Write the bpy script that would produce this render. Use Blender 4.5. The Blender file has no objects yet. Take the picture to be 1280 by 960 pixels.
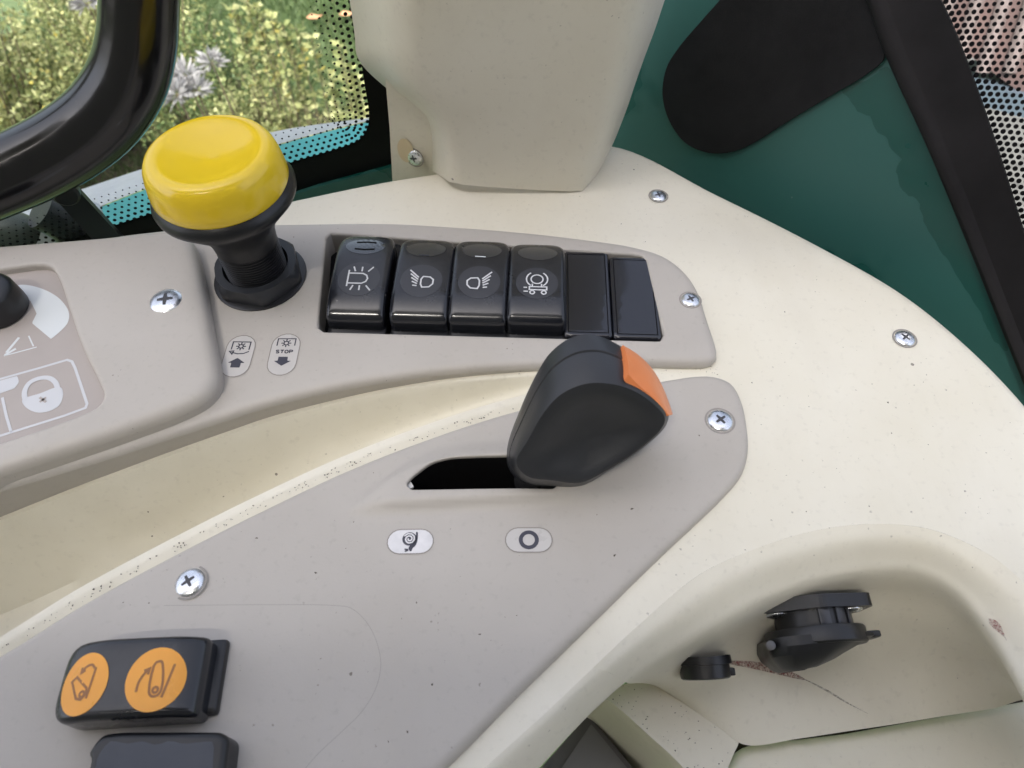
import bpy, math, random
import numpy as np
from mathutils import Vector, Matrix
from mathutils.geometry import delaunay_2d_cdt

# ------------------------------------------------------------------ camera, world, sun, exposure
S = 0.001                                   # lengths below are millimetres
scene = bpy.context.scene
TH = math.radians(35.0); FPX = 914.0; CAMZ = 200.0
FW = np.array([0, math.sin(TH), -math.cos(TH)])
UP = np.array([0, math.cos(TH), math.sin(TH)])
RT = np.array([1.0, 0, 0])
cam_d = bpy.data.cameras.new("camera"); cam = bpy.data.objects.new("camera", cam_d)
scene.collection.objects.link(cam); scene.camera = cam
cam.location = (0, 0, CAMZ * S); cam.rotation_euler = (TH, 0, 0)
cam_d.sensor_width = 36; cam_d.lens = 36 * FPX / 1280
cam_d.clip_start = 0.01; cam_d.clip_end = 400
cam_d.dof.use_dof = True; cam_d.dof.focus_distance = 0.262; cam_d.dof.aperture_fstop = 23

SUN_EL, SUN_AZ = 58.0, 205.0                # azimuth measured from +y towards +x
world = bpy.data.worlds.new("World"); scene.world = world; world.use_nodes = True
wn = world.node_tree.nodes; wl = world.node_tree.links
sky = wn.new("ShaderNodeTexSky"); sky.sky_type = 'NISHITA'; sky.sun_disc = False
sky.sun_elevation = math.radians(SUN_EL); sky.sun_rotation = math.radians(SUN_AZ)
sky.air_density = 0.7; sky.dust_density = 7.0; sky.ozone_density = 1.0
hs = wn.new("ShaderNodeHueSaturation"); hs.inputs['Saturation'].default_value = .58
wl.new(sky.outputs[0], hs.inputs['Color']); wl.new(hs.outputs[0], wn["Background"].inputs[0]); wn["Background"].inputs[1].default_value = 0.15
sun_d = bpy.data.lights.new("sun", 'SUN'); sun_d.energy = 2.0; sun_d.angle = math.radians(8)
sun_d.color = (1.0, 0.95, 0.87)
sun = bpy.data.objects.new("sun", sun_d); scene.collection.objects.link(sun)
_el, _az = math.radians(SUN_EL), math.radians(SUN_AZ)
_sd = Vector((math.sin(_az) * math.cos(_el), math.cos(_az) * math.cos(_el), math.sin(_el)))
sun.rotation_euler = _sd.to_track_quat('Z', 'Y').to_euler()
scene.view_settings.view_transform = 'Standard'; scene.view_settings.look = 'None'
scene.view_settings.exposure = 1.78; scene.view_settings.gamma = 1.0
scene.view_settings.use_curve_mapping = False
scene.render.engine = 'CYCLES'
scene.cycles.use_denoising = True
scene.cycles.max_bounces = 8; scene.cycles.transparent_max_bounces = 12
random.seed(4); rng = np.random.default_rng(4)

# ------------------------------------------------------------------ helpers
def ray(u, v):
    return FW + RT * ((u - 640) / FPX) + UP * (-(v - 480) / FPX)
C0 = np.array([0, 0, CAMZ])
def P(u, v, z=0.0):                          # photo pixel -> point on the level plane z
    d = ray(u, v); return C0 + d * ((z - CAMZ) / d[2])
def PP(u, v, p0, n):                         # photo pixel -> point on any plane
    d = ray(u, v); n = np.asarray(n, float)
    return C0 + d * (np.dot(np.asarray(p0) - C0, n) / np.dot(d, n))
def catmull(pts, per=8, closed=False):
    p = np.asarray(pts, float); n = len(p); out = []
    rg = range(n if closed else n - 1)
    for i in rg:
        if closed: a, b, c, d = p[(i - 1) % n], p[i], p[(i + 1) % n], p[(i + 2) % n]
        else: a, b, c, d = p[max(i - 1, 0)], p[i], p[i + 1], p[min(i + 2, n - 1)]
        lab, lbc, lcd = (max(np.linalg.norm(x - y), 1e-6) ** .5 for x, y in ((a, b), (b, c), (c, d)))
        m1 = (c - b) if lab < 1e-2 else ((b - a) / lab - (c - a) / (lab + lbc) + (c - b) / lbc) * lbc
        m2 = (c - b) if lcd < 1e-2 else ((c - b) / lbc - (d - b) / (lbc + lcd) + (d - c) / lcd) * lbc
        for k in range(per):
            t = k / per
            out.append((2*t**3 - 3*t*t + 1) * b + (t**3 - 2*t*t + t) * m1 + (-2*t**3 + 3*t*t) * c + (t**3 - t*t) * m2)
    if not closed: out.append(p[-1])
    return np.array(out)
def resample(pts, n, closed=False):
    p = np.asarray(pts, float)
    if closed: p = np.vstack([p, p[:1]])
    s = np.concatenate([[0], np.cumsum(np.linalg.norm(np.diff(p, axis=0), axis=1))])
    t = np.linspace(0, s[-1], n + 1)[:-1] if closed else np.linspace(0, s[-1], n)
    return np.stack([np.interp(t, s, p[:, k]) for k in range(p.shape[1])], 1)
def rounded(pts, r, seg=5):                  # polygon with round corners
    p = np.asarray(pts, float); n = len(p); out = []
    for i in range(n):
        a, b, c = p[i - 1], p[i], p[(i + 1) % n]
        rr = r[i] if hasattr(r, '__len__') else r
        u = (a - b) / np.linalg.norm(a - b); w = (c - b) / np.linalg.norm(c - b)
        rr = min(rr, .45 * np.linalg.norm(a - b), .45 * np.linalg.norm(c - b))
        for k in range(seg + 1):
            t = k / seg
            out.append((1 - t)**2 * (b + u * rr) + 2 * t * (1 - t) * b + t * t * (b + w * rr))
    return np.array(out)
def inpoly(pts, poly):
    x, y = pts[:, 0], pts[:, 1]; q = np.roll(poly, -1, 0); r = np.zeros(len(pts), bool)
    for (x0, y0), (x1, y1) in zip(poly, q):
        if y0 == y1: continue
        r ^= ((y0 > y) != (y1 > y)) & (x < (x1 - x0) * (y - y0) / (y1 - y0) + x0)
    return r
def pdist(pts, poly, closed=True):
    a = poly if closed else poly[:-1]; b = np.roll(poly, -1, 0) if closed else poly[1:]
    best = np.full(len(pts), 1e9)
    for p, q in zip(a, b):
        d = q - p; L = max(d @ d, 1e-12)
        t = np.clip(((pts - p) @ d) / L, 0, 1)
        best = np.minimum(best, ((pts - p - t[:, None] * d)**2).sum(1))
    return np.sqrt(best)
def sstep(x, a, b):
    t = np.clip((x - a) / (b - a), 0, 1); return t * t * (3 - 2 * t)

def link(o, parent=None):
    scene.collection.objects.link(o)
    if parent is not None: o.parent = parent
    return o
ORG = {}                                     # world origin (mm) of every object
def tag(o, label=None, cat=None, group=None, kind=None):
    if label: o['label'] = label
    if cat: o['category'] = cat
    if group: o['group'] = group
    if kind: o['kind'] = kind
    return o
def thing(name, label, cat, org, group=None):
    o = bpy.data.objects.new(name, None); o.empty_display_size = .01
    o.location = Vector(org) * S; link(o); ORG[o.name] = np.asarray(org, float)
    return tag(o, label, cat, group)
def mk(name, verts, faces, mat, parent=None, org=None, smooth=True, local=False, sharp=38):
    """verts in world mm (or in the parent's own mm when local); origin is the parent's"""
    v = np.asarray(verts, float)
    base = np.zeros(3)
    if parent is not None and not local: base = ORG[parent.name]
    if org is not None: base = np.asarray(org, float)
    me = bpy.data.meshes.new(name); me.from_pydata(((v - base) * S).tolist(), [], [list(map(int, f)) for f in faces]); me.update()
    if smooth:
        me.polygons.foreach_set('use_smooth', [True] * len(me.polygons))
        me.set_sharp_from_angle(angle=math.radians(sharp))
    if mat: me.materials.append(mat)
    o = bpy.data.objects.new(name, me); link(o, parent)
    if parent is None: o.location = Vector(base) * S
    ORG[o.name] = base if not local else np.zeros(3)
    return o
class MB:                                    # collects geometry for one mesh
    def __init__(s): s.v = []; s.f = []
    def add(s, v, f):
        k = len(s.v); s.v += [tuple(map(float, x)) for x in v]; s.f += [[i + k for i in q] for q in f]; return s
    def build(s, name, mat, parent=None, **k): return mk(name, s.v, s.f, mat, parent, **k)
def frame(origin, z, x=(1, 0, 0)):
    z = np.asarray(z, float); z = z / np.linalg.norm(z); x = np.asarray(x, float)
    x = x - z * (x @ z); x /= np.linalg.norm(x); y = np.cross(z, x)
    M = np.eye(4); M[:3, 0] = x; M[:3, 1] = y; M[:3, 2] = z; M[:3, 3] = origin; return M
def xf(M, v):
    v = np.asarray(v, float); return v @ M[:3, :3].T + M[:3, 3]
def lathe(prof, n=40, cap0=False, cap1=False):
    v, f = [], []
    for r, z in prof:
        for k in range(n):
            a = 2 * math.pi * k / n; v.append((r * math.cos(a), r * math.sin(a), z))
    for j in range(len(prof) - 1):
        for k in range(n):
            f.append((j*n + k, j*n + (k+1) % n, (j+1)*n + (k+1) % n, (j+1)*n + k))
    if cap0: f.append(list(range(n))[::-1])
    if cap1: f.append([(len(prof)-1)*n + k for k in range(n)])
    return np.array(v), f
def loft(rows, closed=False, cap0=False, cap1=False, flip=False):
    n = len(rows[0]); v = np.vstack(rows); f = []
    for j in range(len(rows) - 1):
        for k in range(n if closed else n - 1):
            q = (j*n + k, j*n + (k+1) % n, (j+1)*n + (k+1) % n, (j+1)*n + k)
            f.append(q[::-1] if flip else q)
    if cap0: f.append(list(range(n))[::-1])
    if cap1: f.append([(len(rows)-1)*n + k for k in range(n)])
    return v, f
def box(lo, hi, bev=0.0):
    (a, b, c), (d, e, g) = lo, hi
    if bev <= 0:
        v = [(a,b,c),(d,b,c),(d,e,c),(a,e,c),(a,b,g),(d,b,g),(d,e,g),(a,e,g)]
        return v, [(3,2,1,0),(4,5,6,7),(0,1,5,4),(1,2,6,5),(2,3,7,6),(3,0,4,7)]
    def ring(i, z): return rounded([(a+i,b+i),(d-i,b+i),(d-i,e-i),(a+i,e-i)], bev, 3), z
    rows = []
    for i, z in ((bev*.7, c), (bev*.2, c+bev*.3), (0, c+bev), (0, g-bev), (bev*.2, g-bev*.3), (bev*.7, g)):
        p, zz = ring(i, z); rows.append(np.column_stack([p, np.full(len(p), zz)]))
    return loft(rows, True, True, True)
def tube(path, r, n=20, caps=True):
    p = np.asarray(path, float); rows = []
    rr = r if hasattr(r, '__len__') else [r] * len(p)
    t0 = p[1] - p[0]; ref = np.array([0, 0, 1.0]) if abs(t0[2]) < .9 * np.linalg.norm(t0) else np.array([1.0, 0, 0])
    for i in range(len(p)):
        t = p[min(i+1, len(p)-1)] - p[max(i-1, 0)]; t /= np.linalg.norm(t)
        a = ref - t * (ref @ t); a /= np.linalg.norm(a); b = np.cross(t, a); ref = a
        ang = np.linspace(0, 2*math.pi, n, endpoint=False)
        rows.append(p[i] + rr[i] * (np.cos(ang)[:, None] * a + np.sin(ang)[:, None] * b))
    return loft(rows, True, caps, caps)
def sheet(outer, zf, spacing=4.0, rings=(), holes=(), skirt=None, hole_skirt=None, skirt_in=0.0):
    """A filled outline (mm) as a fine height field z = zf(x, y, distance to edge); rings = inset lines for rolled edges."""
    outer = np.asarray(outer, float); holes = [np.asarray(h, float) for h in holes]
    lo, hi = outer.min(0), outer.max(0)
    gx, gy = np.meshgrid(np.arange(lo[0], hi[0], spacing), np.arange(lo[1], hi[1], spacing))
    gx = gx + (np.arange(gx.shape[0]) % 2)[:, None] * spacing * .5
    g = np.stack([gx.ravel(), gy.ravel()], 1)
    def inside(q):
        r = inpoly(q, outer)
        for h in holes: r &= ~inpoly(q, h)
        return r
    def edge(q):
        d = pdist(q, outer)
        for h in holes: d = np.minimum(d, pdist(q, h))
        return d
    rmax = max(rings) if rings else 0
    g = g[inside(g)]; g = g[edge(g) > rmax + spacing * .45]
    extra = [g]
    for L in [outer] + list(holes):
        t = np.roll(L, -1, 0) - np.roll(L, 1, 0); t /= np.linalg.norm(t, axis=1)[:, None] + 1e-9
        nrm = np.stack([-t[:, 1], t[:, 0]], 1)
        for r in rings:
            for sgn in (1, -1):
                q = L + nrm * r * sgn; k = inside(q); q = q[k]
                if len(q): q = q[edge(q) > r * .93]; extra.append(q)
    loops = [outer] + list(holes)
    bnd = np.vstack(loops); edges = []; k = 0
    for L in loops:
        n = len(L); edges += [(k + i, k + (i + 1) % n) for i in range(n)]; k += n
    pts = np.vstack([bnd] + extra)
    vs, es, fs, *_ = delaunay_2d_cdt([Vector(p) for p in pts], edges, [], 0, 1e-4)
    v2 = np.array([tuple(p) for p in vs]); fs = np.array([f for f in fs if len(f) == 3])
    cen = v2[fs].mean(1); fs = fs[inside(cen)]
    a, b, c = v2[fs[:, 0]], v2[fs[:, 1]], v2[fs[:, 2]]
    ar = (b[:, 0]-a[:, 0])*(c[:, 1]-a[:, 1]) - (b[:, 1]-a[:, 1])*(c[:, 0]-a[:, 0])
    fs[ar < 0] = fs[ar < 0][:, ::-1]; fs = fs[np.abs(ar) > 1e-7]
    d = pdist(v2, outer); dh = np.full(len(v2), 1e9)
    for h in holes: dh = np.minimum(dh, pdist(v2, h))
    z = zf(v2[:, 0], v2[:, 1], d, dh)
    V = np.column_stack([v2, z]).tolist(); F = fs.tolist()
    def drop(L, zb):
        L = np.asarray(L); zt = zf(L[:, 0], L[:, 1], np.zeros(len(L)) if L is loops[0] else pdist(L, outer), np.zeros(len(L)) if L is not loops[0] else np.full(len(L), 1e9))
        k = len(V); n = len(L)
        V.extend(np.column_stack([L, zt]).tolist())
        Lb = L
        if skirt_in and L.shape == loops[0].shape and np.allclose(L, loops[0]):
            tt = np.roll(L, -1, 0) - np.roll(L, 1, 0); tt /= np.linalg.norm(tt, axis=1)[:, None] + 1e-9; nn_ = np.stack([-tt[:, 1], tt[:, 0]], 1)
            if .5 * np.sum(L[:, 0] * np.roll(L[:, 1], -1) - np.roll(L[:, 0], -1) * L[:, 1]) < 0: nn_ = -nn_
            Lb = L + nn_ * skirt_in
        V.extend(np.column_stack([Lb, np.full(n, zb) if np.isscalar(zb) else zb]).tolist())
        A = .5 * np.sum(L[:, 0] * np.roll(L[:, 1], -1) - np.roll(L[:, 0], -1) * L[:, 1])
        out = (A > 0) == (L is loops[0])
        for i in range(n):
            j = (i + 1) % n; q = [k + i, k + n + i, k + n + j, k + j]
            F.append(q if out else q[::-1])
    if skirt is not None: drop(loops[0], skirt)
    if hole_skirt is not None:
        for h in loops[1:]: drop(h, hole_skirt)
    return np.array(V), F
def fillet(d, r):
    t = np.clip(1 - d / r, 0, 1); return r - r * np.sqrt(np.maximum(0, 1 - t * t))
RINGS = lambda r: tuple(r * (1 - math.cos(a)) for a in (.35, .65, .95, 1.25, 1.5708))
def px(pts, z=0.0): return np.array([P(u, v, z) for u, v in pts])
def pxy(pts, z=0.0): return px(pts, z)[:, :2]
def ribbon(lines, w, zf, lift=.06):
    """flat printed strokes: every polyline (x, y) gets width w and lies lift above zf"""
    m = MB()
    for L in lines:
        L = np.asarray(L, float); closed = len(L) > 2 and np.allclose(L[0], L[-1])
        n = len(L); left, right = [], []
        for i in range(n):
            a = L[i-1] if i else (L[-2] if closed else None); c = L[i+1] if i < n-1 else (L[1] if closed else None)
            t1 = (L[i]-a) if a is not None else None; t2 = (c-L[i]) if c is not None else None
            t1 = t1/np.linalg.norm(t1) if t1 is not None else None; t2 = t2/np.linalg.norm(t2) if t2 is not None else None
            t = t1 if t2 is None else t2 if t1 is None else t1 + t2
            nt = np.linalg.norm(t); t = t/nt if nt > .2 else t2
            k = 1.0 if (t1 is None or t2 is None) else 1/max(.5, abs(t @ t2))
            nn = np.array([-t[1], t[0]]) * w/2 * k
            left.append(L[i]+nn); right.append(L[i]-nn)
        q = np.array(left + right); z = zf(q[:, 0], q[:, 1]) + lift
        m.add(np.column_stack([q, z]), [(n+i, n+i+1, i+1, i) for i in range(n-1)])
    return m
def patch(poly, zf, lift=.05, sp=1.5):
    poly = resample(poly, max(16, int(np.linalg.norm(np.diff(np.vstack([poly, poly[:1]]), axis=0), axis=1).sum() / sp)), True)
    return sheet(poly, lambda x, y, d, dh: zf(x, y) + lift, sp)
def circ(cx, cy, r, n=24, a0=0, a1=360, ry=None):
    a = np.radians(np.linspace(a0, a1, n)); return np.stack([cx + r*np.cos(a), cy + (ry or r)*np.sin(a)], 1)
def pill(cx, cy, L, W, ang=0, n=10):
    a = np.radians(np.linspace(-90, 90, n)); h = L/2 - W/2
    p = np.vstack([np.stack([h + W/2*np.cos(a), W/2*np.sin(a)], 1), np.stack([-h - W/2*np.cos(a), -W/2*np.sin(a)], 1)])
    c, s = math.cos(ang), math.sin(ang)
    return np.stack([cx + p[:, 0]*c - p[:, 1]*s, cy + p[:, 0]*s + p[:, 1]*c], 1)

# ------------------------------------------------------------------ materials
class N:
    def __init__(s, name):
        s.m = bpy.data.materials.new(name); s.m.use_nodes = True
        s.t = s.m.node_tree; s.b = s.t.nodes["Principled BSDF"]
    def n(s, typ, **kw):
        x = s.t.nodes.new(typ)
        for k, v in kw.items():
            if k in x.inputs: x.inputs[k].default_value = v
            else: setattr(x, k, v)
        return x
    def l(s, a, b): s.t.links.new(a, b)
    def co(s):
        if not hasattr(s, '_co'): s._co = s.n("ShaderNodeTexCoord").outputs['Object']
        return s._co
    def noise(s, scale, detail=4, rough=.55, stretch=None):
        x = s.n("ShaderNodeTexNoise"); x.inputs['Scale'].default_value = scale
        x.inputs['Detail'].default_value = detail; x.inputs['Roughness'].default_value = rough
        if stretch:
            mp = s.n("ShaderNodeMapping"); mp.inputs['Scale'].default_value = stretch[0]; mp.inputs['Rotation'].default_value = stretch[1]
            s.l(s.co(), mp.inputs[0]); s.l(mp.outputs[0], x.inputs['Vector'])
        else: s.l(s.co(), x.inputs['Vector'])
        return x.outputs['Fac']
    def ramp(s, fac, stops):
        r = s.n("ShaderNodeValToRGB"); e = r.color_ramp.elements
        while len(e) < len(stops): e.new(.5)
        for k, (p, c) in zip(e, stops):
            k.position = p; k.color = (*c, 1) if hasattr(c, '__len__') else (c, c, c, 1)
        s.l(fac, r.inputs[0]); return r.outputs[0]
    def mix(s, fac, a, b, mode='MIX'):
        x = s.n("ShaderNodeMix", data_type='RGBA', blend_type=mode)
        for sock, val in ((x.inputs[0], fac), (x.inputs[6], a), (x.inputs[7], b)):
            if hasattr(val, 'is_linked') or hasattr(val, 'links'): s.l(val, sock)
            elif hasattr(val, '__len__'): sock.default_value = (*val, 1)
            else: sock.default_value = val
        return x.outputs[2]
    def math(s, op, a, b=0.0):
        x = s.n("ShaderNodeMath", operation=op)
        for sock, val in ((x.inputs[0], a), (x.inputs[1], b)):
            if hasattr(val, 'links'): s.l(val, sock)
            else: sock.default_value = val
        return x.outputs[0]
    def bump(s, h, strength=.2, dist=.0002):
        x = s.n("ShaderNodeBump"); x.inputs['Strength'].default_value = strength; x.inputs['Distance'].default_value = dist
        s.l(h, x.inputs['Height']); s.l(x.outputs[0], s.b.inputs['Normal'])
    def specks(s, scale, size, keep, stretch=None):
        """sparse dirt specks: 1 inside a speck"""
        mp = s.n("ShaderNodeMapping"); s.l(s.co(), mp.inputs[0])
        if stretch: mp.inputs['Scale'].default_value = stretch[0]; mp.inputs['Rotation'].default_value = stretch[1]
        wob = s.n("ShaderNodeTexNoise"); wob.inputs['Scale'].default_value = scale * 6; s.l(s.co(), wob.inputs['Vector'])
        ad = s.n("ShaderNodeMix", data_type='VECTOR'); ad.inputs[0].default_value = .0009
        s.l(mp.outputs[0], ad.inputs[4]); s.l(wob.outputs['Color'], ad.inputs[5])
        v = s.n("ShaderNodeTexVoronoi"); v.inputs['Scale'].default_value = scale; s.l(ad.outputs[1], v.inputs['Vector'])
        sep = s.n("ShaderNodeSeparateColor"); s.l(v.outputs['Color'], sep.inputs[0])
        ok = s.math('LESS_THAN', sep.outputs[0], keep)
        rad = s.math('MULTIPLY', sep.outputs[1], size)
        return s.math('MULTIPLY', s.math('LESS_THAN', v.outputs['Distance'], rad), ok)
    def set(s, col=None, rough=None, **kw):
        if col is not None:
            if hasattr(col, 'links'): s.l(col, s.b.inputs['Base Color'])
            else: s.b.inputs['Base Color'].default_value = (*col, 1)
        if rough is not None:
            if hasattr(rough, 'links'): s.l(rough, s.b.inputs['Roughness'])
            else: s.b.inputs['Roughness'].default_value = rough
        for k, v in kw.items(): s.b.inputs[k.replace('_', ' ')].default_value = v
        return s.m
def plastic(name, col, col2, rough, dirt=(.12, .10, .08), speck=.08, keep=.17, sc=125, grain=.10, mott=22):
    a = N(name)
    c = a.mix(a.ramp(a.noise(mott, 5), [(.35, 0), (.7, 1)]), col, col2)
    fine = a.ramp(a.noise(420, 3), [(.58, 0), (.75, 1)])
    c = a.mix(a.math('MULTIPLY', fine, .10), c, dirt)
    patchy = a.ramp(a.noise(9, 3), [(.42, .0), (.66, 1.0)])
    sp = a.math('MULTIPLY', a.specks(sc, speck, keep), .8)
    sp2 = a.math('MULTIPLY', a.math('MULTIPLY', a.specks(sc * 2.3, speck, keep * 1.3), .65), patchy)
    scr = a.math('MULTIPLY', a.specks(sc * .55, speck * .7, keep * .9, ((.28, 2.2, 1), (0, 0, .6))), .35)
    smear = a.ramp(a.noise(26, 6, .65, ((1, .35, 1), (0, 0, .5))), [(.5, 0), (.8, 1)])
    c = a.mix(a.math('MULTIPLY', smear, .13), c, (.34, .29, .21))
    dust = a.math('MULTIPLY', a.specks(430, .15, .28), .75)
    c = a.mix(a.math('MULTIPLY', dust, patchy), c, dirt)
    c = a.mix(sp, c, dirt); c = a.mix(sp2, c, dirt); c = a.mix(scr, c, dirt)
    r = a.ramp(a.noise(60, 4), [(.3, rough - .06), (.7, rough + .08)])
    a.bump(a.noise(1500, 2), grain, .00012)
    return a.set(c, r, Specular_IOR_Level=.4)
def simple(name, col, rough=.5, bump=0, bs=900, var=.0, metallic=0, coat=0, spec=.5, scale=40):
    a = N(name); c = col
    if var:
        d = tuple(max(0, x * (1 - var)) for x in col); e = tuple(min(1, x * (1 + var)) for x in col)
        c = a.mix(a.ramp(a.noise(scale, 5), [(.3, 0), (.7, 1)]), d, e)
    if bump: a.bump(a.noise(bs, 3), bump, .0002)
    rr = a.ramp(a.noise(scale * 3, 4), [(.3, max(.02, rough - .05)), (.75, rough + .08)])
    a.set(c, rr, Metallic=metallic, Specular_IOR_Level=spec)
    if coat: a.b.inputs['Coat Weight'].default_value = coat; a.b.inputs['Coat Roughness'].default_value = .06
    return a.m
M = {}
M['cream'] = plastic('cream_plastic', (.735, .70, .60), (.69, .65, .54), .42)
M['cream_dirty'] = plastic('cream_plastic_dirty', (.71, .675, .57), (.64, .60, .49), .46, speck=.10, keep=.30, sc=170)
M['grey'] = plastic('warm_grey_plastic', (.455, .425, .39), (.425, .395, .36), .5, keep=.07, sc=95, grain=.16)
def worn_black():
    a = N('black_gloss_plastic')
    d = a.math('MULTIPLY', a.specks(300, .14, .25), .45); w = a.ramp(a.noise(70, 5, .65), [(.48, 0), (.8, 1)])
    c = a.mix(a.math('MULTIPLY', w, .35), (.011, .012, .016), (.045, .047, .054)); c = a.mix(d, c, (.22, .21, .19))
    a.bump(a.noise(900, 2), .05, .0001)
    return a.set(c, a.ramp(a.noise(45, 5, .6), [(.3, .16), (.75, .38)]), Coat_Weight=.2, Coat_Roughness=.12)
M['black_gloss'] = worn_black()
M['black_satin'] = simple('black_satin_plastic', (.009, .0095, .0115), .36, .12, 1800, var=.2)
M['black_soft'] = simple('black_soft_plastic', (.022, .0235, .0275), .42, .15, 2200, var=.2)
M['black_matte'] = simple('black_matte_foam', (.012, .012, .013), .85, .4, 1500, var=.25, spec=.2)
M['cavity'] = simple('dark_cavity', (.006, .006, .007), .8, spec=.1)
M['frit'] = simple('black_frit', (.004, .004, .005), .6, spec=.15)
M['yellow'] = simple('yellow_plastic', (.80, .56, .022), .2, .03, 800, var=.03, coat=.2)
M['orange'] = simple('orange_button', (.80, .25, .085), .38, .05, 900, var=.05)
M['amber'] = simple('amber_lens', (.80, .34, .035), .3, .05, 900, var=.05)
M['ink'] = simple('dark_ink', (.045, .045, .065), .5)
M['ink_brown'] = simple('worn_brown_ink', (.30, .13, .045), .5)
M['white_ink'] = simple('white_ink', (.55, .56, .58), .5)
M['steel'] = simple('zinc_screw', (.72, .74, .77), .28, .2, 1200, var=.2, metallic=1, scale=300)
M['steel_dark'] = simple('screw_recess', (.05, .05, .055), .5)
M['rust'] = simple('stained_plastic', (.66, .55, .36), .5)
M['disc'] = simple('icon_disc', (.035, .037, .045), .4)
M['sticker'] = simple('clear_sticker', (.52, .50, .48), .3, var=.05)
M['sticker_white'] = simple('white_sticker', (.68, .67, .68), .35, var=.08, scale=300)
M['sticker_edge'] = simple('sticker_edge', (.26, .24, .22), .5)
M['plate'] = simple('recess_plate', (.375, .335, .31), .5, var=.04)
M['pale'] = simple('pale_grey_print', (.62, .65, .66), .5)
def scuffmat(name, col, th):
    a = N(name); a.set(col, .7)
    f = a.ramp(a.noise(1400, 5, .7), [(th - .12, 0), (th + .2, .8)]); a.l(f, a.b.inputs['Alpha']); return a.m
M['scratch'] = scuffmat('red_scuff', (.25, .07, .07), .42)
M['scuff_dark'] = scuffmat('dark_scuff', (.13, .11, .09), .44)
M['slate'] = simple('slate_plastic', (.10, .095, .10), .5, .2, 800, var=.1)
M['lens_clear'] = simple('smoked_lens', (.03, .032, .038), .08, coat=1)
M['white_chip'] = simple('bare_plastic_chip', (.75, .74, .72), .6)
M['bluegrey'] = simple('worn_blank_face', (.040, .046, .062), .45, .1, 900, var=.15)

def green_paint():
    a = N('green_paint')
    w = a.ramp(a.noise(9, 4, .55), [(.46, 0), (.48, 1)])
    c = a.mix(w, (.012, .082, .070), (.026, .108, .095))
    c = a.mix(a.math('MULTIPLY', a.specks(120, .15, .12), .5), c, (.18, .22, .2))
    r = a.ramp(w, [(0, .22), (1, .42)])
    return a.set(c, r)
M['green'] = green_paint()
M['fender'] = simple('teal_fender_paint', (.14, .53, .60), .22, var=.05, coat=.5)
M['fender_top'] = simple('fender_top_sky_sheen', (.34, .35, .42), .35, var=.05)  # sky reflection on the teal top, put into the colour as grey lavender
M['tube'] = simple('black_tube_paint', (.007, .007, .008), .19, .22, 120, coat=.25)

def glass():
    a = N('window_glass'); t = a.t
    tr = a.n("ShaderNodeBsdfTransparent"); tr.inputs[0].default_value = (.93, .97, .95, 1)
    gl = a.n("ShaderNodeBsdfGlossy"); gl.inputs['Roughness'].default_value = .02
    fr = a.n("ShaderNodeFresnel"); fr.inputs[0].default_value = 1.25
    mx = a.n("ShaderNodeMixShader"); a.l(fr.outputs[0], mx.inputs[0]); a.l(tr.outputs[0], mx.inputs[1]); a.l(gl.outputs[0], mx.inputs[2])
    a.l(mx.outputs[0], t.nodes["Material Output"].inputs[0]); return a.m
M['glass'] = glass()
def leafmat(name, stops, trans=.4):
    a = N(name); g = a.n("ShaderNodeNewGeometry")
    c = a.ramp(g.outputs['Random Per Island'], stops)
    a.set(c, .5, Specular_IOR_Level=.3)
    tl = a.n("ShaderNodeBsdfTranslucent"); a.l(c, tl.inputs[0])
    mx = a.n("ShaderNodeMixShader"); mx.inputs[0].default_value = trans
    a.l(a.b.outputs[0], mx.inputs[1]); a.l(tl.outputs[0], mx.inputs[2])
    a.l(mx.outputs[0], a.t.nodes["Material Output"].inputs[0]); return a.m
M['leaf_gold'] = leafmat('gold_green_leaf', [(0, (.07, .10, .035)), (.25, (.22, .25, .10)), (.6, (.37, .385, .175)), (.95, (.50, .50, .27)), (1, (.45, .37, .08))])
M['leaf_olive'] = leafmat('olive_leaf', [(0, (.04, .075, .03)), (.4, (.12, .17, .065)), (.8, (.22, .27, .12)), (1, (.33, .33, .12))])
M['leaf_blue'] = leafmat('blue_grey_leaf', [(0, (.10, .16, .11)), (.5, (.20, .28, .22)), (1, (.34, .40, .36))])
M['leaf_broad'] = leafmat('broad_green_leaf', [(0, (.14, .26, .08)), (.5, (.26, .38, .16)), (1, (.36, .46, .24))])
M['petal'] = leafmat('dried_petal', [(0, (.20, .19, .19)), (.5, (.33, .32, .33)), (1, (.46, .45, .46))])
M['grass_blade'] = leafmat('grass_blade', [(0, (.035, .06, .02)), (.5, (.08, .125, .045)), (.9, (.12, .165, .065)), (1, (.22, .21, .11))])
M['stem'] = simple('brown_stem', (.12, .09, .06), .8, var=.3)
M['dead_leaf'] = simple('orange_dead_leaf', (.34, .17, .09), .7, var=.2)
def soil():
    a = N('lawn_soil'); n1 = a.noise(1.6, 6); n2 = a.noise(40, 4)
    c = a.mix(a.ramp(n1, [(.40, 0), (.62, 1)]), (.045, .075, .026), (.075, .105, .042))
    c = a.mix(a.ramp(n2, [(.45, 0), (.7, 1)]), c, (.035, .06, .02))
    return a.set(c, .9)
M['lawn'] = soil()
M['pave'] = simple('pale_pavement', (.07, .068, .065), .9, .5, 60, var=.35, scale=30)
M['pink'] = simple('faded_red_paint', (.11, .07, .068), .45, .3, 20, var=.4, scale=9)
M['paleblue'] = simple('pale_blue_paint', (.06, .08, .105), .5, .3, 30, var=.2, scale=12)
M['soil_bed'] = simple('bed_soil', (.07, .055, .04), .95, .6, 40, var=.4, scale=20)

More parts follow.
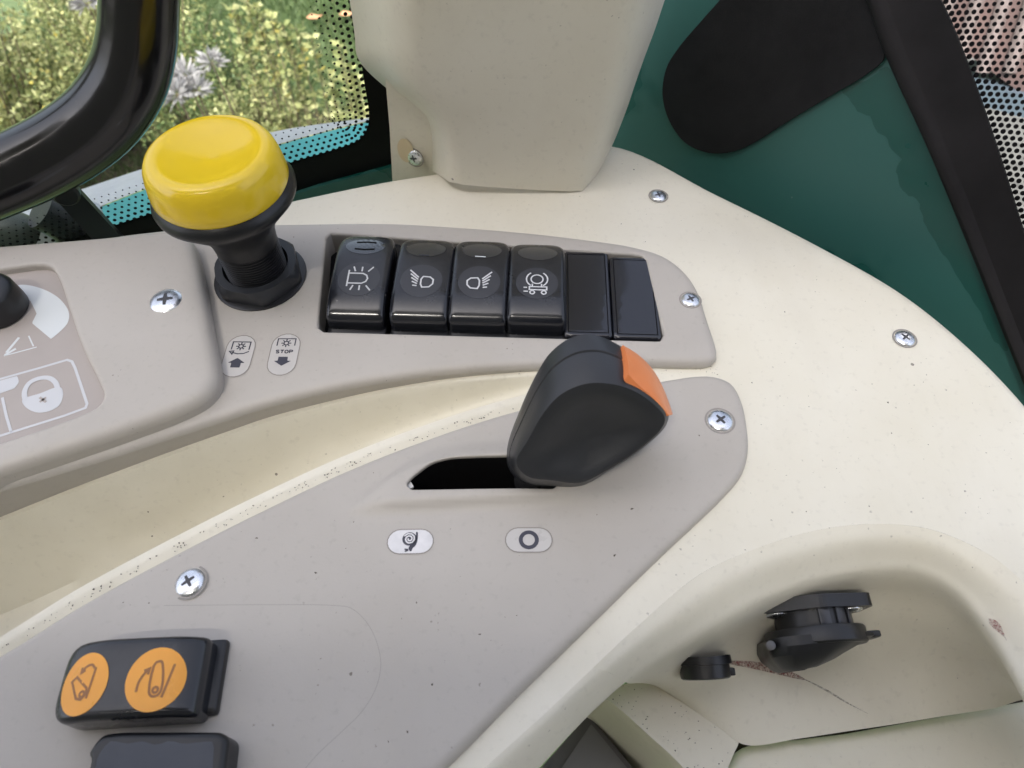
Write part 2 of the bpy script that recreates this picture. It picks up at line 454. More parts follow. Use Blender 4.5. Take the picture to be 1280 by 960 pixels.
# ------------------------------------------------------------------ cream console
ZA, ZB, ZC = 4.0, 3.0, 11.0                  # heights of the grey panels
console = thing('console', 'cream plastic side console with specks of dirt under the grey panels', 'console', (0, 150, 0))

K0 = [(520,1050),(560,1008),(600,966),(680,893),(740,836),(800,780),(875,718),(950,684),(1020,663),(1090,655),(1165,662),(1240,696),(1290,740),(1345,810),(1400,900)]
K2 = [(612,1050),(640,996),(672,962),(735,895),(785,850),(820,825),(905,777),(960,748),(1040,722),(1095,714),(1145,716),(1190,738),(1235,790),(1275,860),(1330,980)]
LIPB = [(-80,858),(0,818),(100,756),(230,686),(330,636),(430,589),(540,546),(640,514),(740,491),(800,478)]      # upper edge of lever panel
TRL = [(-300,962),(-80,845),(0,804),(100,742),(230,672),(330,622),(430,576),(540,534),(640,503),(720,487),(790,474)]       # trough lower edge
TRU = [(-300,812),(-80,702),(0,664),(133,600),(260,553),(400,510),(480,492),(560,477),(650,464),(740,461),(790,463)]       # trough upper edge
BACK = [(-80,330),(120,318),(250,285),(340,252),(400,238),(480,222),(560,209),(650,192),(765,177),(900,239),(1030,304),(1130,361),(1210,424),(1285,500),(1360,600),(1400,700)]
outline = catmull([tuple(P(u, v, 0)[:2]) for u, v in K0], 10)
rightside = catmull(pxy(BACK), 10)[::-1]     # from lower right up to the far left
hid = pxy([(-80,560),(130,520),(300,490),(480,455),(640,446),(760,444),(830,450)])                              # under the switch panel
base_o = np.vstack([outline, rightside, hid, catmull(pxy([(805,465)] + TRL[::-1][1:]), 8), pxy([(-300,1050)])])
UNDER_A = catmull(pxy([(250,300),(480,279),(650,298),(780,318),(838,345),(872,425),(860,444),(700,450),(520,464),(330,500),(250,520)], 0), 5, True)
UNDER_B = catmull(pxy([(-60,870),(100,770),(330,652),(540,562),(740,505),(872,484),(915,500),(930,562),(900,615),(740,770),(575,932),(440,1045),(-60,1045)], 0), 5, True)
def zbase(x, y, d, dh):
    dr = pdist(np.stack([x, y], 1), rightside, False)
    dl = pdist(np.stack([x, y], 1), catmull(pxy(TRL), 8), False)
    # raised dirty lip along the trough
    q = np.stack([x, y], 1); lowr = 0
    for poly in (UNDER_A, UNDER_B):
        lowr = np.maximum(lowr, np.where(inpoly(q, poly), sstep(pdist(q, poly), 5, 9), 0))
    return -34 * lowr - fillet(dr, 5.0) + 2.6 * sstep(-dl, -7, -2.0) * (1 - sstep(x, 10, 45)) 
_r = []
v, f = sheet(base_o, zbase, 4.0, (0.6, 1.6, 3.0, 5.0))
mk('console_top', v, f, M['cream'], console)
# skirt of the outer edge
rs = rightside; v, f = loft([np.column_stack([rs, np.full(len(rs), -5.0)]), np.column_stack([rs, np.full(len(rs), -60.0)])], flip=True)
mk('outer_edge', v, f, M['cream'], console)
# trough between the two grey panels
PALOW = [(872,453),(800,452),(700,454),(600,459),(520,467),(420,483),(330,504),(277,521),(200,546),(130,569),(60,590),(-80,632),(-300,702)]
n = 60
U = resample(catmull([(*P(u, vv, z),) for (u, vv), z in zip(TRU, (-24,-20,-16,-9.5,-7,-5.5,-3.6,-2.0,-.9,-.2,0))], 8), n)
L = resample(catmull([(*P(u, vv, z),) for (u, vv), z in zip(TRL, (2.4,2.4,2.4,2.4,2.4,2.4,2.3,2.0,1.2,.3,0))], 8), n)
low_a = catmull(pxy(PALOW, ZA), 8)[::-1]
U[:, 1] = np.interp(U[:, 0], low_a[:, 0], low_a[:, 1]) - 2.2 + 8 / 44 * (ZA - U[:, 2])
rows = [U + np.array([0, 6, .5]), U + np.array([0, 1.2, .3]), U + np.array([0, .3, .2])]
fade = np.clip(np.linspace(1.75, -.12, n), 0, 1)[:, None]
for t, dz in ((.012, -1.2), (.05, -6), (.11, -15), (.19, -25), (.28, -34), (.42, -39), (.8, -39), (.9, -32), (.96, -14), (.985, -3), (1.0, 0)):
    r = U * (1 - t) + L * t; r = r + np.array([0, 0, 1.0]) * dz * fade; rows.append(r)
v, f = loft(rows, flip=True); mk('trough', v, f, M['cream_dirty'], console)
# rolled rim and inner wall of the pocket
n = 90
k0 = resample(catmull(px(K0, 0), 8), n); 
k2 = resample(catmull(px(K2, -11), 8), n)
rows = []
for t in np.linspace(0, 1, 9):
    a = t * math.pi / 2
    r = k0.copy(); r[:, :2] = k0[:, :2] + (k2[:, :2] - k0[:, :2]) * t; r[:, 2] = -11 * (.35 * t * t * (3 - 2 * t) + .65 * t ** 2.2); rows.append(r)
i0 = int(np.argmin(np.linalg.norm(k2 - P(785, 850, -11), axis=1)))
left = [r[:i0 + 1] for r in rows]; low = left[-1].copy(); low[:, 2] -= 12; low[:, 1] += 1.5; left.append(low)
v, f = loft(left); mk('pocket_rim', v, f, M['cream'], console)
W1 = [(796,854),(850,830),(905,803),(960,781),(1040,757),(1095,752),(1145,755),(1190,772),(1234,808),(1282,868),(1340,980)]
W2 = [(806,854),(855,862),(905,856),(965,842),(1040,828),(1095,821),(1145,818),(1190,822),(1240,838),(1292,872),(1345,985)]
W3 = [(815,854),(862,884),(905,914),(930,931),(1000,923),(1060,914),(1120,905),(1180,895),(1240,886),(1300,877),(1350,990)]
m_ = 90
rr = [resample(rows[k][i0:], m_) for k in (0, 3, 6, 8)] + [resample(catmull(px(w, z), 6), m_) for w, z in zip((W1, W2, W3), (-30, -46, -54))]
cols_ = np.array([catmull(np.array([r[k] for r in rr]), 6) for k in range(m_)])
v, f = loft(list(cols_.transpose(1, 0, 2))); mk('pocket_wall', v, f, M['cream'], console)
rows = cols_
# speckled ledge left of the pocket and its shaded side
fl = [[(742,872),(790,858),(822,857),(862,885),(905,915),(924,932),(915,950),(905,975),(900,1010)],
      [(748,868),(765,878),(785,895),(812,920),(835,940),(850,955),(862,968),(880,985),(900,1010)]]
a = resample(px(fl[0], -54), 30) + np.array([.8, 1.6, -.4]); b = resample(px(fl[1], -50), 30); c = b.copy(); c[:, 2] -= 6; c[:, 0] -= 1.5
d_ = c.copy(); d_[:, 2] -= 50; d_[:, 0] -= 4
a_led, b_led = a.copy(), b.copy()
v, f = loft([a, a*.5 + b*.5, b, (b + c)/2 + np.array([-.5, 0, 1]), c, d_], flip=True); mk('pocket_ledge', v, f, M['cream_dirty'], console)

def surf0(x, y): return 0 * np.asarray(x)
SCREW = {}
def screw_meshes():
    v1, f1 = lathe([(4.2, -1.2), (4.2, .15), (3.95, .5), (3.0, .85), (1.6, 1.08), (0.001, 1.12)], 28)
    SCREW['head'] = (v1, f1)
    m = MB()
    for ang in (0, 90):
        a = math.radians(ang); c, s = math.cos(a), math.sin(a)
        q = [(-2.1, -.42), (2.1, -.42), (2.1, .42), (-2.1, .42)]
        m.add([(x*c - y*s, x*s + y*c, 1.30 if abs(x) > 2 else 1.7) for x, y in q] , [(0, 1, 2, 3)])
    m = MB()
    for k in range(8):
        pass
    pts = []
    for k in range(4):
        for (x, y) in ((.48, -.48), (1.95, -.36), (1.95, .36)):
            a = math.radians(90*k); pts.append((x*math.cos(a) - y*math.sin(a), x*math.sin(a) + y*math.cos(a)))
    zt = lambda r: 1.22 - .028 * r * r
    top = [(x, y, zt(math.hypot(x, y))) for x, y in pts]; 
    m.add(top + [(0, 0, 1.24)], [(i, (i+1) % 12, 12) for i in range(12)])
    SCREW['cross'] = m
screw_meshes()
_screw_proto = []
def screw(parent, u, v, z, rot=20, scale=1.0, nrm=(0, 0, 1), label=None, ring=True, pos=None):
    """a cross-head screw as a part (with a dark ring for its recess shadow and a cross as sub-parts)"""
    p = np.asarray(pos, float) if pos is not None else P(u, v, z)
    if not _screw_proto:
        h = mk('screw', SCREW['head'][0], SCREW['head'][1], M['steel'], None, org=(0, 0, 0), local=True)
        x = SCREW['cross'].build('cross_slot', M['steel_dark'], h, local=True)
        rv, rf = lathe([(4.5, .02), (5.0, .04), (5.15, .02)], 28); r = mk('screw_seat_shadow', rv, rf, M['sticker_edge'], h, local=True)  # seat recess and its shadow drawn as a flat dark ring
        _screw_proto.append((h, x, r)); hh, xx, r_ = h, x, r
    else:
        h0, x0, r0 = _screw_proto[0]
        hh = h0.copy(); xx = x0.copy(); r_ = r0.copy(); link(hh); link(xx); link(r_)
        xx.parent = hh; r_.parent = hh
    hh.parent = parent
    z_ = Vector(nrm).normalized(); q = z_.to_track_quat('Z', 'Y').to_matrix().to_4x4()
    hh.matrix_local = Matrix.Translation(Vector(p - ORG[parent.name]) * S) @ q @ Matrix.Rotation(math.radians(rot), 4, 'Z') @ Matrix.Scale(scale, 4)
    if label: hh['label'] = label
    return hh
screw(console, 823, 245, .2, 15, .78)
screw(console, 1131, 423, .2, 40, .82)

# scuffs on the pocket wall, laid on its surface
def on_wall(u, v):                           # nearest point of the lofted wall seen at this pixel
    g = np.array(rows).reshape(-1, 3); d = ray(u, v); d = d / np.linalg.norm(d)
    w = g - C0; t = w @ d; k = np.argmin(np.linalg.norm(w - t[:, None] * d, axis=1) + (t < 0) * 1e6)
    return C0 + d * t[k]
def scuff(name, pxs, wpx, mat):
    p = [on_wall(u, v) for u, v in catmull(pxs, 8)]; p = np.array([q * .993 + C0 * .007 for q in p])
    m = MB(); n = len(p); t = np.linspace(0, 1, n)
    w = wpx * (.14 * np.sin(math.pi * np.clip(t * 1.0 + .12, 0, 1)) + .02)
    side = np.stack([np.zeros(n), -w, -w * .5], 1)
    m.add(*loft([p - side, p + side]))
    return m.build(name, mat, console)
scuff('scuff_mark', [(912,828),(945,832),(975,839),(1000,847),(1012,852)], 7, M['scratch'])['label'] = 'red scuff streak beside the black plug'
scuff('scuff_mark', [(1012,852),(1035,864),(1060,879),(1085,892)], 2.0, M['scuff_dark'])
scuff('scuff_mark', [(1236,776),(1250,786),(1258,800)], 8, M['scratch'])

# ------------------------------------------------------------------ unseen light blockers added behind and above the camera
M['liner'] = simple('warm_bounce_liner', (.33, .285, .24), .9, .3, 300, var=.1)  # warm tone chosen for the light it bounces back
v, f = box((-1000, -330, 800), (560, 40, 850), 30); sh_ = mk('sky_blocker_ceiling', v, f, M['liner'], None, org=(0, 0, 640)); sh_['kind'] = 'structure'  # unseen slab added to keep sun and open sky off the console
v, f = box((-1000, -370, -900), (620, -330, 800), 20); sh_ = mk('sky_blocker_rear', v, f, M['liner'], None, org=(0, -650, -900)); sh_['kind'] = 'structure'  # unseen slab added close behind to darken faces turned backwards
# ------------------------------------------------------------------ lower storage lid and slate box
lidp = rounded(pxy([(926,932),(1060,915.5),(1290,874),(1420,852),(1420,1080),(880,1080),(908,962)], -60), [9, 1, 1, 1, 1, 1, 14])
lidp = resample(lidp, 150, True)
lid = thing('storage_lid', 'cream storage lid with a dark gap under the black socket', 'lid', (*P(1060, 950, -60),))
gr = pxy([(985,925),(1010,938),(1060,985)], -60)
def zlid(x, y, d, dh):
    dg = pdist(np.stack([x, y], 1), gr, False); return -60 - fillet(d, 3) + .9 * np.exp(-(dg / 1.6) ** 2)
v, f = sheet(lidp, zlid, 2.2, RINGS(3), skirt=-75); mk('lid_panel', v, f, M['cream'], lid)
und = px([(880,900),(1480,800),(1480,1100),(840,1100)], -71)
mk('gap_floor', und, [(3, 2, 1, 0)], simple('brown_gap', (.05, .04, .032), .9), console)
sb = thing('slate_box', 'dark slate grey box in the gap below the cream rim', 'box', (*P(740, 930, -80),))
top = px([(736,893),(806,978),(770,1060),(600,1060),(640,1000)], -80); m = MB()
t2 = top.copy(); t2[:, 2] = -160; m.add(*loft([top, t2], True)); m.add(top, [(4, 3, 2, 1, 0)])
m.build('box_body', M['slate'], sb, smooth=False)
ins = px([(739,905),(788,965),(760,1050),(640,1050),(694,972)], -78.6); i2 = ins.copy(); i2[:, 2] = -80
m = MB(); m.add(*loft([ins, i2], True)); m.add(ins, [(4, 3, 2, 1, 0)]); m.build('box_lid', simple('slate_lid', (.16, .155, .165), .55, .2, 600, var=.1), sb, smooth=False)

# ------------------------------------------------------------------ switch panel (upper grey)
PA = [(215,284),(300,278),(370,277),(480,276),(560,280),(650,287),(730,296),(790,305),(830,317),(858,338),(874,362),(885,395),(897,432),(898,443),(890,451),(872,453),
      (800,452),(700,454),(600,459),(520,467),(420,483),(330,504),(277,521),(200,546),(130,569),(60,590),(-80,632),(-300,702),(-300,400),(100,300)]
swp = thing('switch_panel', 'warm grey plastic switch panel holding a row of black rocker switches', 'panel', (*P(600, 400, ZA),))
pa = resample(catmull(pxy(PA, ZA), 8, True), 260, True)
hole = resample(rounded(pxy([(408,291),(806,319),(831,426),(397,414)], ZA), 2.5), 110, True)
def za(x, y, d, dh): return ZA - fillet(d, 3.0) - fillet(dh, .9)
v, f = sheet(pa, za, 4.0, (.07, .28, .6, .9, 1.6, 3.0), [hole], skirt=-40, hole_skirt=-6, skirt_in=8)
mk('panel_face', v, f, M['grey'], swp)
hb = np.column_stack([hole, np.full(len(hole), -6.0)]); mk('switch_bay', hb, [list(range(len(hb)))], M['cavity'], swp)
screw(swp, 863, 375, ZA, 25, .78)

# sticker prints on panels
def sun_icon(c, r):
    c = np.asarray(c); out = [circ(c[0], c[1], r*.45, 14)]
    for k in range(8):
        a = k*math.pi/4; out.append(c + np.array([[math.cos(a), math.sin(a)]]) * np.array([[r*.55], [r]]))
    return out
GLY = {'S': [[(.9,.85),(.6,1),(.2,.95),(.1,.75),(.3,.55),(.7,.45),(.9,.25),(.8,.05),(.4,0),(.1,.15)]], 'T': [[(0,1),(1,1)],[(.5,1),(.5,0)]],
       'O': [[(.5,1),(.15,.85),(.05,.5),(.15,.15),(.5,0),(.85,.15),(.95,.5),(.85,.85),(.5,1)]], 'P': [[(.1,0),(.1,1),(.6,1),(.9,.85),(.9,.6),(.6,.45),(.1,.45)]]}
def sticker(parent, u, v, z, L, W, ang, mat, marks, label, w=.35, solids=()):
    c = P(u, v, z); n_ = [o for o in parent.children]
    fr = lambda p: np.asarray(p) @ np.array([[math.cos(ang), math.sin(ang)], [-math.sin(ang), math.cos(ang)]]) + c[:2]
    zf = lambda x, y: z + 0 * x
    o = mk('sticker', *patch(fr(pill(0, 0, L, W, math.pi/2 if L > W and marks == 'v' else 0)), zf, .06, .8), mat, parent); o['label'] = label
    return o, fr, zf
def lab_sticker(parent, u, v, z, w, h, ang, mat, label, lines=(), fills=(), lw=.4, ink='ink'):
    c = P(u, v, z); R_ = np.array([[math.cos(ang), math.sin(ang)], [-math.sin(ang), math.cos(ang)]])
    fr = lambda p: np.asarray(p, float) @ R_ + c[:2]
    zf = lambda x, y: z + 0 * np.asarray(x)
    out = pill(0, 0, h, w, math.pi/2) if h > w else pill(0, 0, w, h, 0)
    o = mk('sticker', *patch(fr(out), zf, .10, .8), mat, parent); o['label'] = label
    cl = np.vstack([out, out[:1]])
    ribbon([fr(cl)], .32, zf, .14).build('sticker_edge', M['sticker_edge'], o)
    m = ribbon([fr(l) for l in lines], lw, zf, .16)
    for q in fills:
        vv, ff = patch(fr(q), zf, .16, .5); m.add(vv, ff)
    m.build('printed_symbol', M[ink], o); return o
up_arrow = [(-1.6,-4.9),(-1.6,-3.0),(-2.9,-3.0),(0,-.9),(2.9,-3.0),(1.6,-3.0),(1.6,-4.9)]
dn_arrow = [(-1.6,-1.1),(-1.6,-2.8),(-2.9,-2.8),(0,-4.9),(2.9,-2.8),(1.6,-2.8),(1.6,-1.1)]
lab_sticker(swp, 298, 445, ZA, 9.6, 17.5, -.02, M['sticker'], 'pill sticker with a turning shaft symbol over an up arrow',
            [[(-3.0,2.6),(-3.0,5.9),(3.0,5.9),(3.0,2.6)], *sun_icon((0,4.0), 1.7), [(3.2,1.9),(1.6,1.0),(-.5,.8),(-2.6,1.4)], [(-3.4,1.8),(-2.0,2.0),(-2.3,.6),(-3.4,1.8)]], [up_arrow], .42)
txt = []
for k, ch in enumerate("STOP"):
    for l in GLY[ch]: txt.append([(-2.9 + k*1.5 + x*1.2, .45 + y*1.25) for x, y in l])
o = lab_sticker(swp, 355, 443, ZA, 9.6, 17.5, 0, M['sticker'], 'pill sticker reading STOP over a down arrow',
            [[(-3.0,3.6),(-3.0,6.6),(3.0,6.6),(3.0,3.6)], *sun_icon((0,4.7), 1.7), *txt], [dn_arrow], .40)

# ------------------------------------------------------------------ rocker switches
rowdir = P(831, 426, ZA) - P(397, 414, ZA); RANG = math.atan2(rowdir[1], rowdir[0])
CW, CL = 20.3, 40.0
def capz(y, tilt):                            # side profile of a rocker cap, y from 0 (near end) to CL
    t = (y - CL/2) / (CL/2)
    return 9.4 + tilt * t - 4.0 * np.clip((y - 24) / 16, 0, 1) ** 2 - 2.6 * np.clip((10 - y) / 10, 0, 1) ** 2 - .5 * t * t
def cap_surface(tilt, near=1.6):
    return lambda x, y: capz(y, tilt)
ROCK = resample(rounded([(-CW/2, 0), (CW/2, 0), (CW/2, CL), (-CW/2, CL)], [2.0, 2.0, 6.5, 6.5]), 110, True)
rock_mesh = {}
def rocker(org, ang, tilt, label, icons, group, hbox=None):
    t = bpy.data.objects.new('rocker_switch', None); link(t); tag(t, label, 'switch', group)
    t.location = Vector(org) * S; t.rotation_euler = (0, 0, ang); ORG[t.name] = np.zeros(3)
    zf = cap_surface(tilt)
    if hbox:
        v, f = box(*hbox, 1.2); mk('housing', v, f, M['black_satin'], t, local=True)
    elif 'housing' not in rock_mesh:
        v, f = box((-10.4, -2.2, -9), (10.4, 43.0, -.6), 1.2); o = mk('housing', v, f, M['black_satin'], t, local=True); rock_mesh['housing'] = o
    else:
        o = rock_mesh['housing'].copy(); link(o); o.parent = t
    if tilt not in rock_mesh:
        v, f = sheet(ROCK, lambda x, y, d, dh: zf(x, y) - fillet(d, 2.0), 1.6, RINGS(2.0), skirt=-2.0)
        o = mk('rocker_cap', v, f, M['black_gloss'], t, local=True); rock_mesh[tilt] = o
    else:
        o = rock_mesh[tilt].copy(); link(o); o.parent = t
    for nm, lines, fills, lw, mat in icons(zf): 
        m = ribbon(lines, lw, zf, .22) if lines else MB()
        for q, lift in fills:
            vv, ff = patch(np.asarray(q), zf, lift, .9); m.add(vv, ff)
        m.build(nm, M[mat], t, local=True)
    return t
def lens_icon(zf): 
    return ('lens', [], [(circ(0, 31.2, 7.2, 32, 0, 349, 4.6), .10)], .3, 'lens_clear')
def disc_icon(y=15.2): return ('icon_disc', [], [(circ(0, y, 7.4, 36, 0, 350), .07)], .3, 'disc')
def ic_beacon(zf):
    c = 15.2; L_ = [[(-3.8, c-3.6), (-3.8, c+3.6)], [(-3.8, c+2.2), (1.2, c+2.2), (2.6, c+1.4), (3.1, c), (2.6, c-1.4), (1.2, c-2.2), (-3.8, c-2.2)]]
    for a in (-75, -48, -105, -20+0): pass
    for x0, x1 in ((-1.6, -2.4), (.7, .7), (2.9, 4.6)):
        L_ += [[(x0, c+3.1), (x1, c+5.2)], [(x0, c-3.1), (x1, c-5.2)]]
    return [disc_icon(), lens_icon(zf), ('print', L_, [], .55, 'white_ink'), ('lens_slot', [[(-3.6,33.4),(0,33.8),(3.6,33.4)],[(-3.6,29.4),(0,29.0),(3.6,29.4)]], [], .7, 'cavity')]
def lampicon(flip):
    def f(zf):
        c = 15.2; s = -1 if flip else 1
        L_ = [[(s*x, c + y) for x, y in ((.6, 1.7), (3.0, 1.5), (4.2, .3), (4.1, -1.6), (2.9, -3.0), (.5, -3.2), (-.1, -1.8), (-.1, .4), (.6, 1.7))]]
        for k in range(5):
            L_.append([(s*(-1.0 - .1*k), c + 1.2 - k*.95), (s*(-4.3 + .35*k), c + 4.6 - k*1.75)])
        return [disc_icon(), lens_icon(zf), ('print', L_, [], .55, 'white_ink'), ('lens_slot', [[(-2.2,27.4),(1.6,27.2)]], [], .5, 'pale' if flip else 'disc')]
    return f
def ic_air(zf):
    c = 15.2
    L_ = [circ(0, c+1.6, 2.1, 20), circ(0, c+1.6, 3.7, 12, 125, 235), circ(0, c+1.6, 3.7, 12, -55, 55),
          [(-2.6, c-2.0), (3.4, c-2.0), (3.4, c-3.4), (-2.6, c-3.4), (-2.6, c-2.0)], [(-1.6, c-.6), (-1.6, c-2.0)], [(1.6, c-.6), (1.6, c-2.0)],
          circ(-1.6, c-4.6, .8, 12), circ(2.4, c-4.6, .8, 12), [(-4.6, c-2.4), (-3.4, c-2.4)], [(-4.6, c-4.2), (-3.0, c-4.2)]]
    return [disc_icon(), lens_icon(zf), ('print', L_, [], .5, 'white_ink')]
specs = [((400,412),(486,415),1.2,'rocker switch with a white beacon symbol and two slots in its top lens',ic_beacon),
         ((487,415),(558,418),.4,'rocker switch with a white lamp symbol whose beams point up left',lampicon(False)),
         ((560,417),(632,420),.4,'rocker switch with a white lamp symbol whose beams point up right',lampicon(True)),
         ((634,419),(705,422),-.6,'rocker switch with a white round trailer symbol above two small wheels',ic_air)]
xd = np.array([math.cos(RANG), math.sin(RANG), 0]); yd = np.array([-math.sin(RANG), math.cos(RANG), 0])
for a, b, tilt, lab, ic in specs:
    o_ = (P(*a, ZA) + P(*b, ZA)) / 2 + yd * 2.6; o_[2] = ZA - 2.0
    rocker(o_, RANG, tilt, 'black ' + lab, ic, 'rocker switches in the grey panel')
M['blank_gloss'] = simple('blank_gloss', (.012, .013, .019), .13, .12, 60, coat=.4)
def blank(org, w, lab, ln):
    t = thing('blank_cover', lab, 'cover', org, 'blank covers beside the rockers'); t.rotation_euler = (0, 0, RANG)
    ol = resample(rounded([(-w/2, 0), (w/2, 0), (w/2, ln), (-w/2, ln)], 1.0), 90, True)
    v, f = sheet(ol, lambda x, y, d, dh: 1.2 - fillet(d, .8), 3, RINGS(.8), skirt=-8); mk('cover_plate', v, f, M['blank_gloss'], t, local=True)
    m = ribbon([[(-w/2+1.4, 1.6), (w/2-1.4, 1.6), (w/2-1.4, ln-1.5), (-w/2+1.4, ln-1.5), (-w/2+1.4, 1.6)]], .35, lambda x, y: 1.2 + 0*x, .05); m.build('cover_groove', M['cavity'], t, local=True)
for a, b, ln, lab in (((707,421),(765,424),40.6,'glossy black blank cover beside the trailer rocker, partly behind the lever'),
                  ((768,424),(828,426),38.6,'glossy black blank cover at the end of the row next to the screw')):
    o_ = (P(*a, ZA) + P(*b, ZA)) / 2 + yd * 1.2; o_[2] = ZA - 1.6
    blank(o_, 16.6, lab, ln)

# ------------------------------------------------------------------ left control panel with rotary knob
lp = thing('control_panel', 'raised grey plastic panel with a padlock print and a rotary knob', 'panel', (*P(120, 430, ZC),))
PC = [(-80,308),(0,303),(100,295),(190,288),(222,288),(238,296),(246,318),(254,360),(263,410),(270,450),(270,472),(258,490),(232,506),(150,537),(60,567),(0,586),(-80,612)]
RC = [(-80,342),(0,336),(48,330),(62,332),(72,345),(86,385),(102,432),(124,478),(129,494),(122,507),(100,518),(40,540),(0,553),(-80,578)]
pc = resample(catmull(pxy(PC, ZC), 8, True), 200, True); rc = resample(catmull(pxy(RC, ZC), 8, True), 130, True)
v, f = sheet(pc, lambda x, y, d, dh: ZC - fillet(d, 4.0) - fillet(dh, 1.2), 4.0, (.1, .4, .8, 1.2, 1.6, 2.4, 4.0), [rc], skirt=ZA - 1, hole_skirt=ZC - 3.2)
mk('panel_face', v, f, M['grey'], lp)
ZR = ZC - 3.0
plate = mk('recess_plate', np.column_stack([rc, np.full(len(rc), ZR)]), [list(range(len(rc)))], M['plate'], lp)
screw(lp, 208, 377, ZC - .6, 10, 1.34)
zr = lambda x, y: ZR + 0 * np.asarray(x)
def Q(p): return pxy(p, ZR)
kc = P(2, 388, ZR)[:2]
arc = np.vstack([pxy(catmull([(15,358),(30,356),(55,362),(75,374),(86,390),(85,403),(78,412),(64,424)], 5), ZR), pxy([(40,404),(46,392),(38,376),(20,368)], ZR)])
vv, ff = patch(arc, zr, .08, .9); mk('scale_band', vv, ff, M['pale'], plate)
ribbon([Q([(24,422),(8,441)]), Q([(20,436),(6,444)])], .9, zr, .09).build('scale_pointer', M['pale'], plate)
ribbon([Q([(36,420),(42,433)]), Q([(5,445),(46,434)])], .45, zr, .09).build('scale_mark', M['pale'], plate)
ribbon([Q([(-60,490),(0,474),(50,460),(84,450),(90,452),(94,460),(109,505),(107,510),(80,520),(0,545),(-60,562)]), Q([(3,497),(8,520),(14,540)])], .85, zr, .09).build('printed_frame', M['white_ink'], plate)
vv, ff = patch(Q([(-60,492),(0,476),(22,470),(24,478),(18,486),(0,492),(-60,508)]), zr, .11, .9); mk('printed_tab', vv, ff, M['white_ink'], plate)
lock = MB(); body = Q(catmull([(28,500),(50,492),(76,484),(79,494),(74,507),(62,514),(48,516),(36,512),(29,505)], 4, True))
vv, ff = patch(body, zr, .10, .6); lock.add(vv, ff)
lock2 = ribbon([Q(catmull([(32,502),(31,490),(37,479),(50,473),(62,473),(70,479),(73,490)], 5))], 1.6, zr, .15); lock.add(lock2.v, lock2.f)
lock.build('padlock_print', M['white_ink'], plate)
ribbon([Q([(50,497),(58,503)]), Q([(58,497),(50,503)])], .8, zr, .2).build('keyhole_print', M['plate'], plate)
kn = thing('rotary_knob', 'small black rotary knob on the recessed plate above the padlock print', 'knob', (*kc, ZR))
v, f = lathe([(8.6, 0), (9.2, .4), (9.2, 3), (8.7, 9), (8.2, 10), (7.0, 10.8), (5.5, 11.0), (.001, 11.2)], 40)
kb = mk('knob_body', xf(frame((*kc, ZR + .1), (0, 0, 1)), v), f, M['black_satin'], kn)
v, f = box((-.5, 2, 10.7), (.5, 6.5, 11.6)); mk('pointer_line', xf(frame((*kc, ZR + .1), (0, 0, 1), (.4, .9, 0)), v), f, M['white_ink'], kn, smooth=False)

# ------------------------------------------------------------------ yellow pull knob
kx, ky, _ = P(326, 346, ZA); K = np.array([kx, ky, ZA])
pk = thing('pull_knob', 'yellow dished pull knob on a black threaded collar and nut', 'knob', K)
MK = frame(K, (-.016, .0, 1))
v, f = lathe([(20.4, 42.6), (21.2, 42.8), (21.6, 43.6), (21.4, 46), (20.9, 49.6), (20.2, 52.4), (19.0, 54.4), (17.4, 55.4), (15.6, 55.4), (13.6, 54.7), (11, 53.7), (8, 52.8), (4, 52.2), (.001, 52.0)], 64)
mk('knob_cap', xf(MK, v), f, M['yellow'], pk)
v, f = lathe([(20.2, 43.2), (22.0, 41.8), (22.9, 39.8), (22.7, 38.4), (19.6, 34.8), (14.6, 29.0), (12.2, 25.0), (11.0, 21.4), (10.6, 17.4), (9.4, 17.2)], 56)
mk('collar', xf(MK, v), f, M['black_satin'], pk)
th = []
for k in range(13):
    z = 17.2 - k * 1.1; th += [(10.6, z), (10.6, z - .35), (9.6, z - .75)]
v, f = lathe(th, 40); mk('threaded_shaft', xf(MK, v), f, M['black_satin'], pk)
m = MB(); hexr = lambda R_, n=48: np.array([R_ / max(.0001, math.cos(((2*math.pi*k/n + .2) % (math.pi/3)) - math.pi/6)) for k in range(n)])
rows_ = []
for zz, cl in ((0, 15.0), (1.0, 15.9), (5.0, 15.9), (6.8, 14.4), (6.8, 11.6), (3.0, 10.6)):
    R_ = np.minimum(hexr(14.2), cl) if cl > 12 else np.full(48, cl)
    a = np.arange(48) * 2 * math.pi / 48; rows_.append(np.stack([R_*np.cos(a), R_*np.sin(a), np.full(48, zz)], 1))
v, f = loft(rows_, True); mk('hex_nut', xf(MK, v), f, M['black_soft'], pk)
v, f = lathe([(16.6, 0.0), (16.6, .5), (15.8, .8), (11, .8)], 48); mk('washer', xf(MK, v), f, M['black_satin'], pk)

# ------------------------------------------------------------------ lever panel (lower grey)
lvp = thing('throttle_panel', 'warm grey plastic panel with the lever slot and two orange rocker marks', 'panel', (*P(500, 720, ZB),))
PB = [(-300,975),(-80,858),(0,816),(100,754),(230,684),(330,634),(430,587),(540,544),(640,512),(740,488),(830,473),(872,467),(895,468),(916,477),(929,500),(936,535),(937,562),(929,590),(905,619),(830,690),(740,778),(650,866),(575,942),(510,1005),(460,1060),(-300,1060)]
pb = resample(catmull(pxy(PB, ZB), 8, True), 300, True)
SL = [(508,607),(515,598),(540,579),(562,573),(600,571.5),(690,570),(700,590),(695,611),(600,612),(514,613.5)]
sl = resample(rounded(pxy(SL, ZB + 2), [.6, 2, 6, 8, 4, 1.5, 4, 1.5, 3, 1]), 110, True)
BUMP = resample(catmull(pxy([(425,641),(470,606),(512,572),(560,556),(640,550),(720,552),(790,566),(812,592),(776,622),(700,629),(600,634),(500,639)], ZB), 6, True), 90, True)
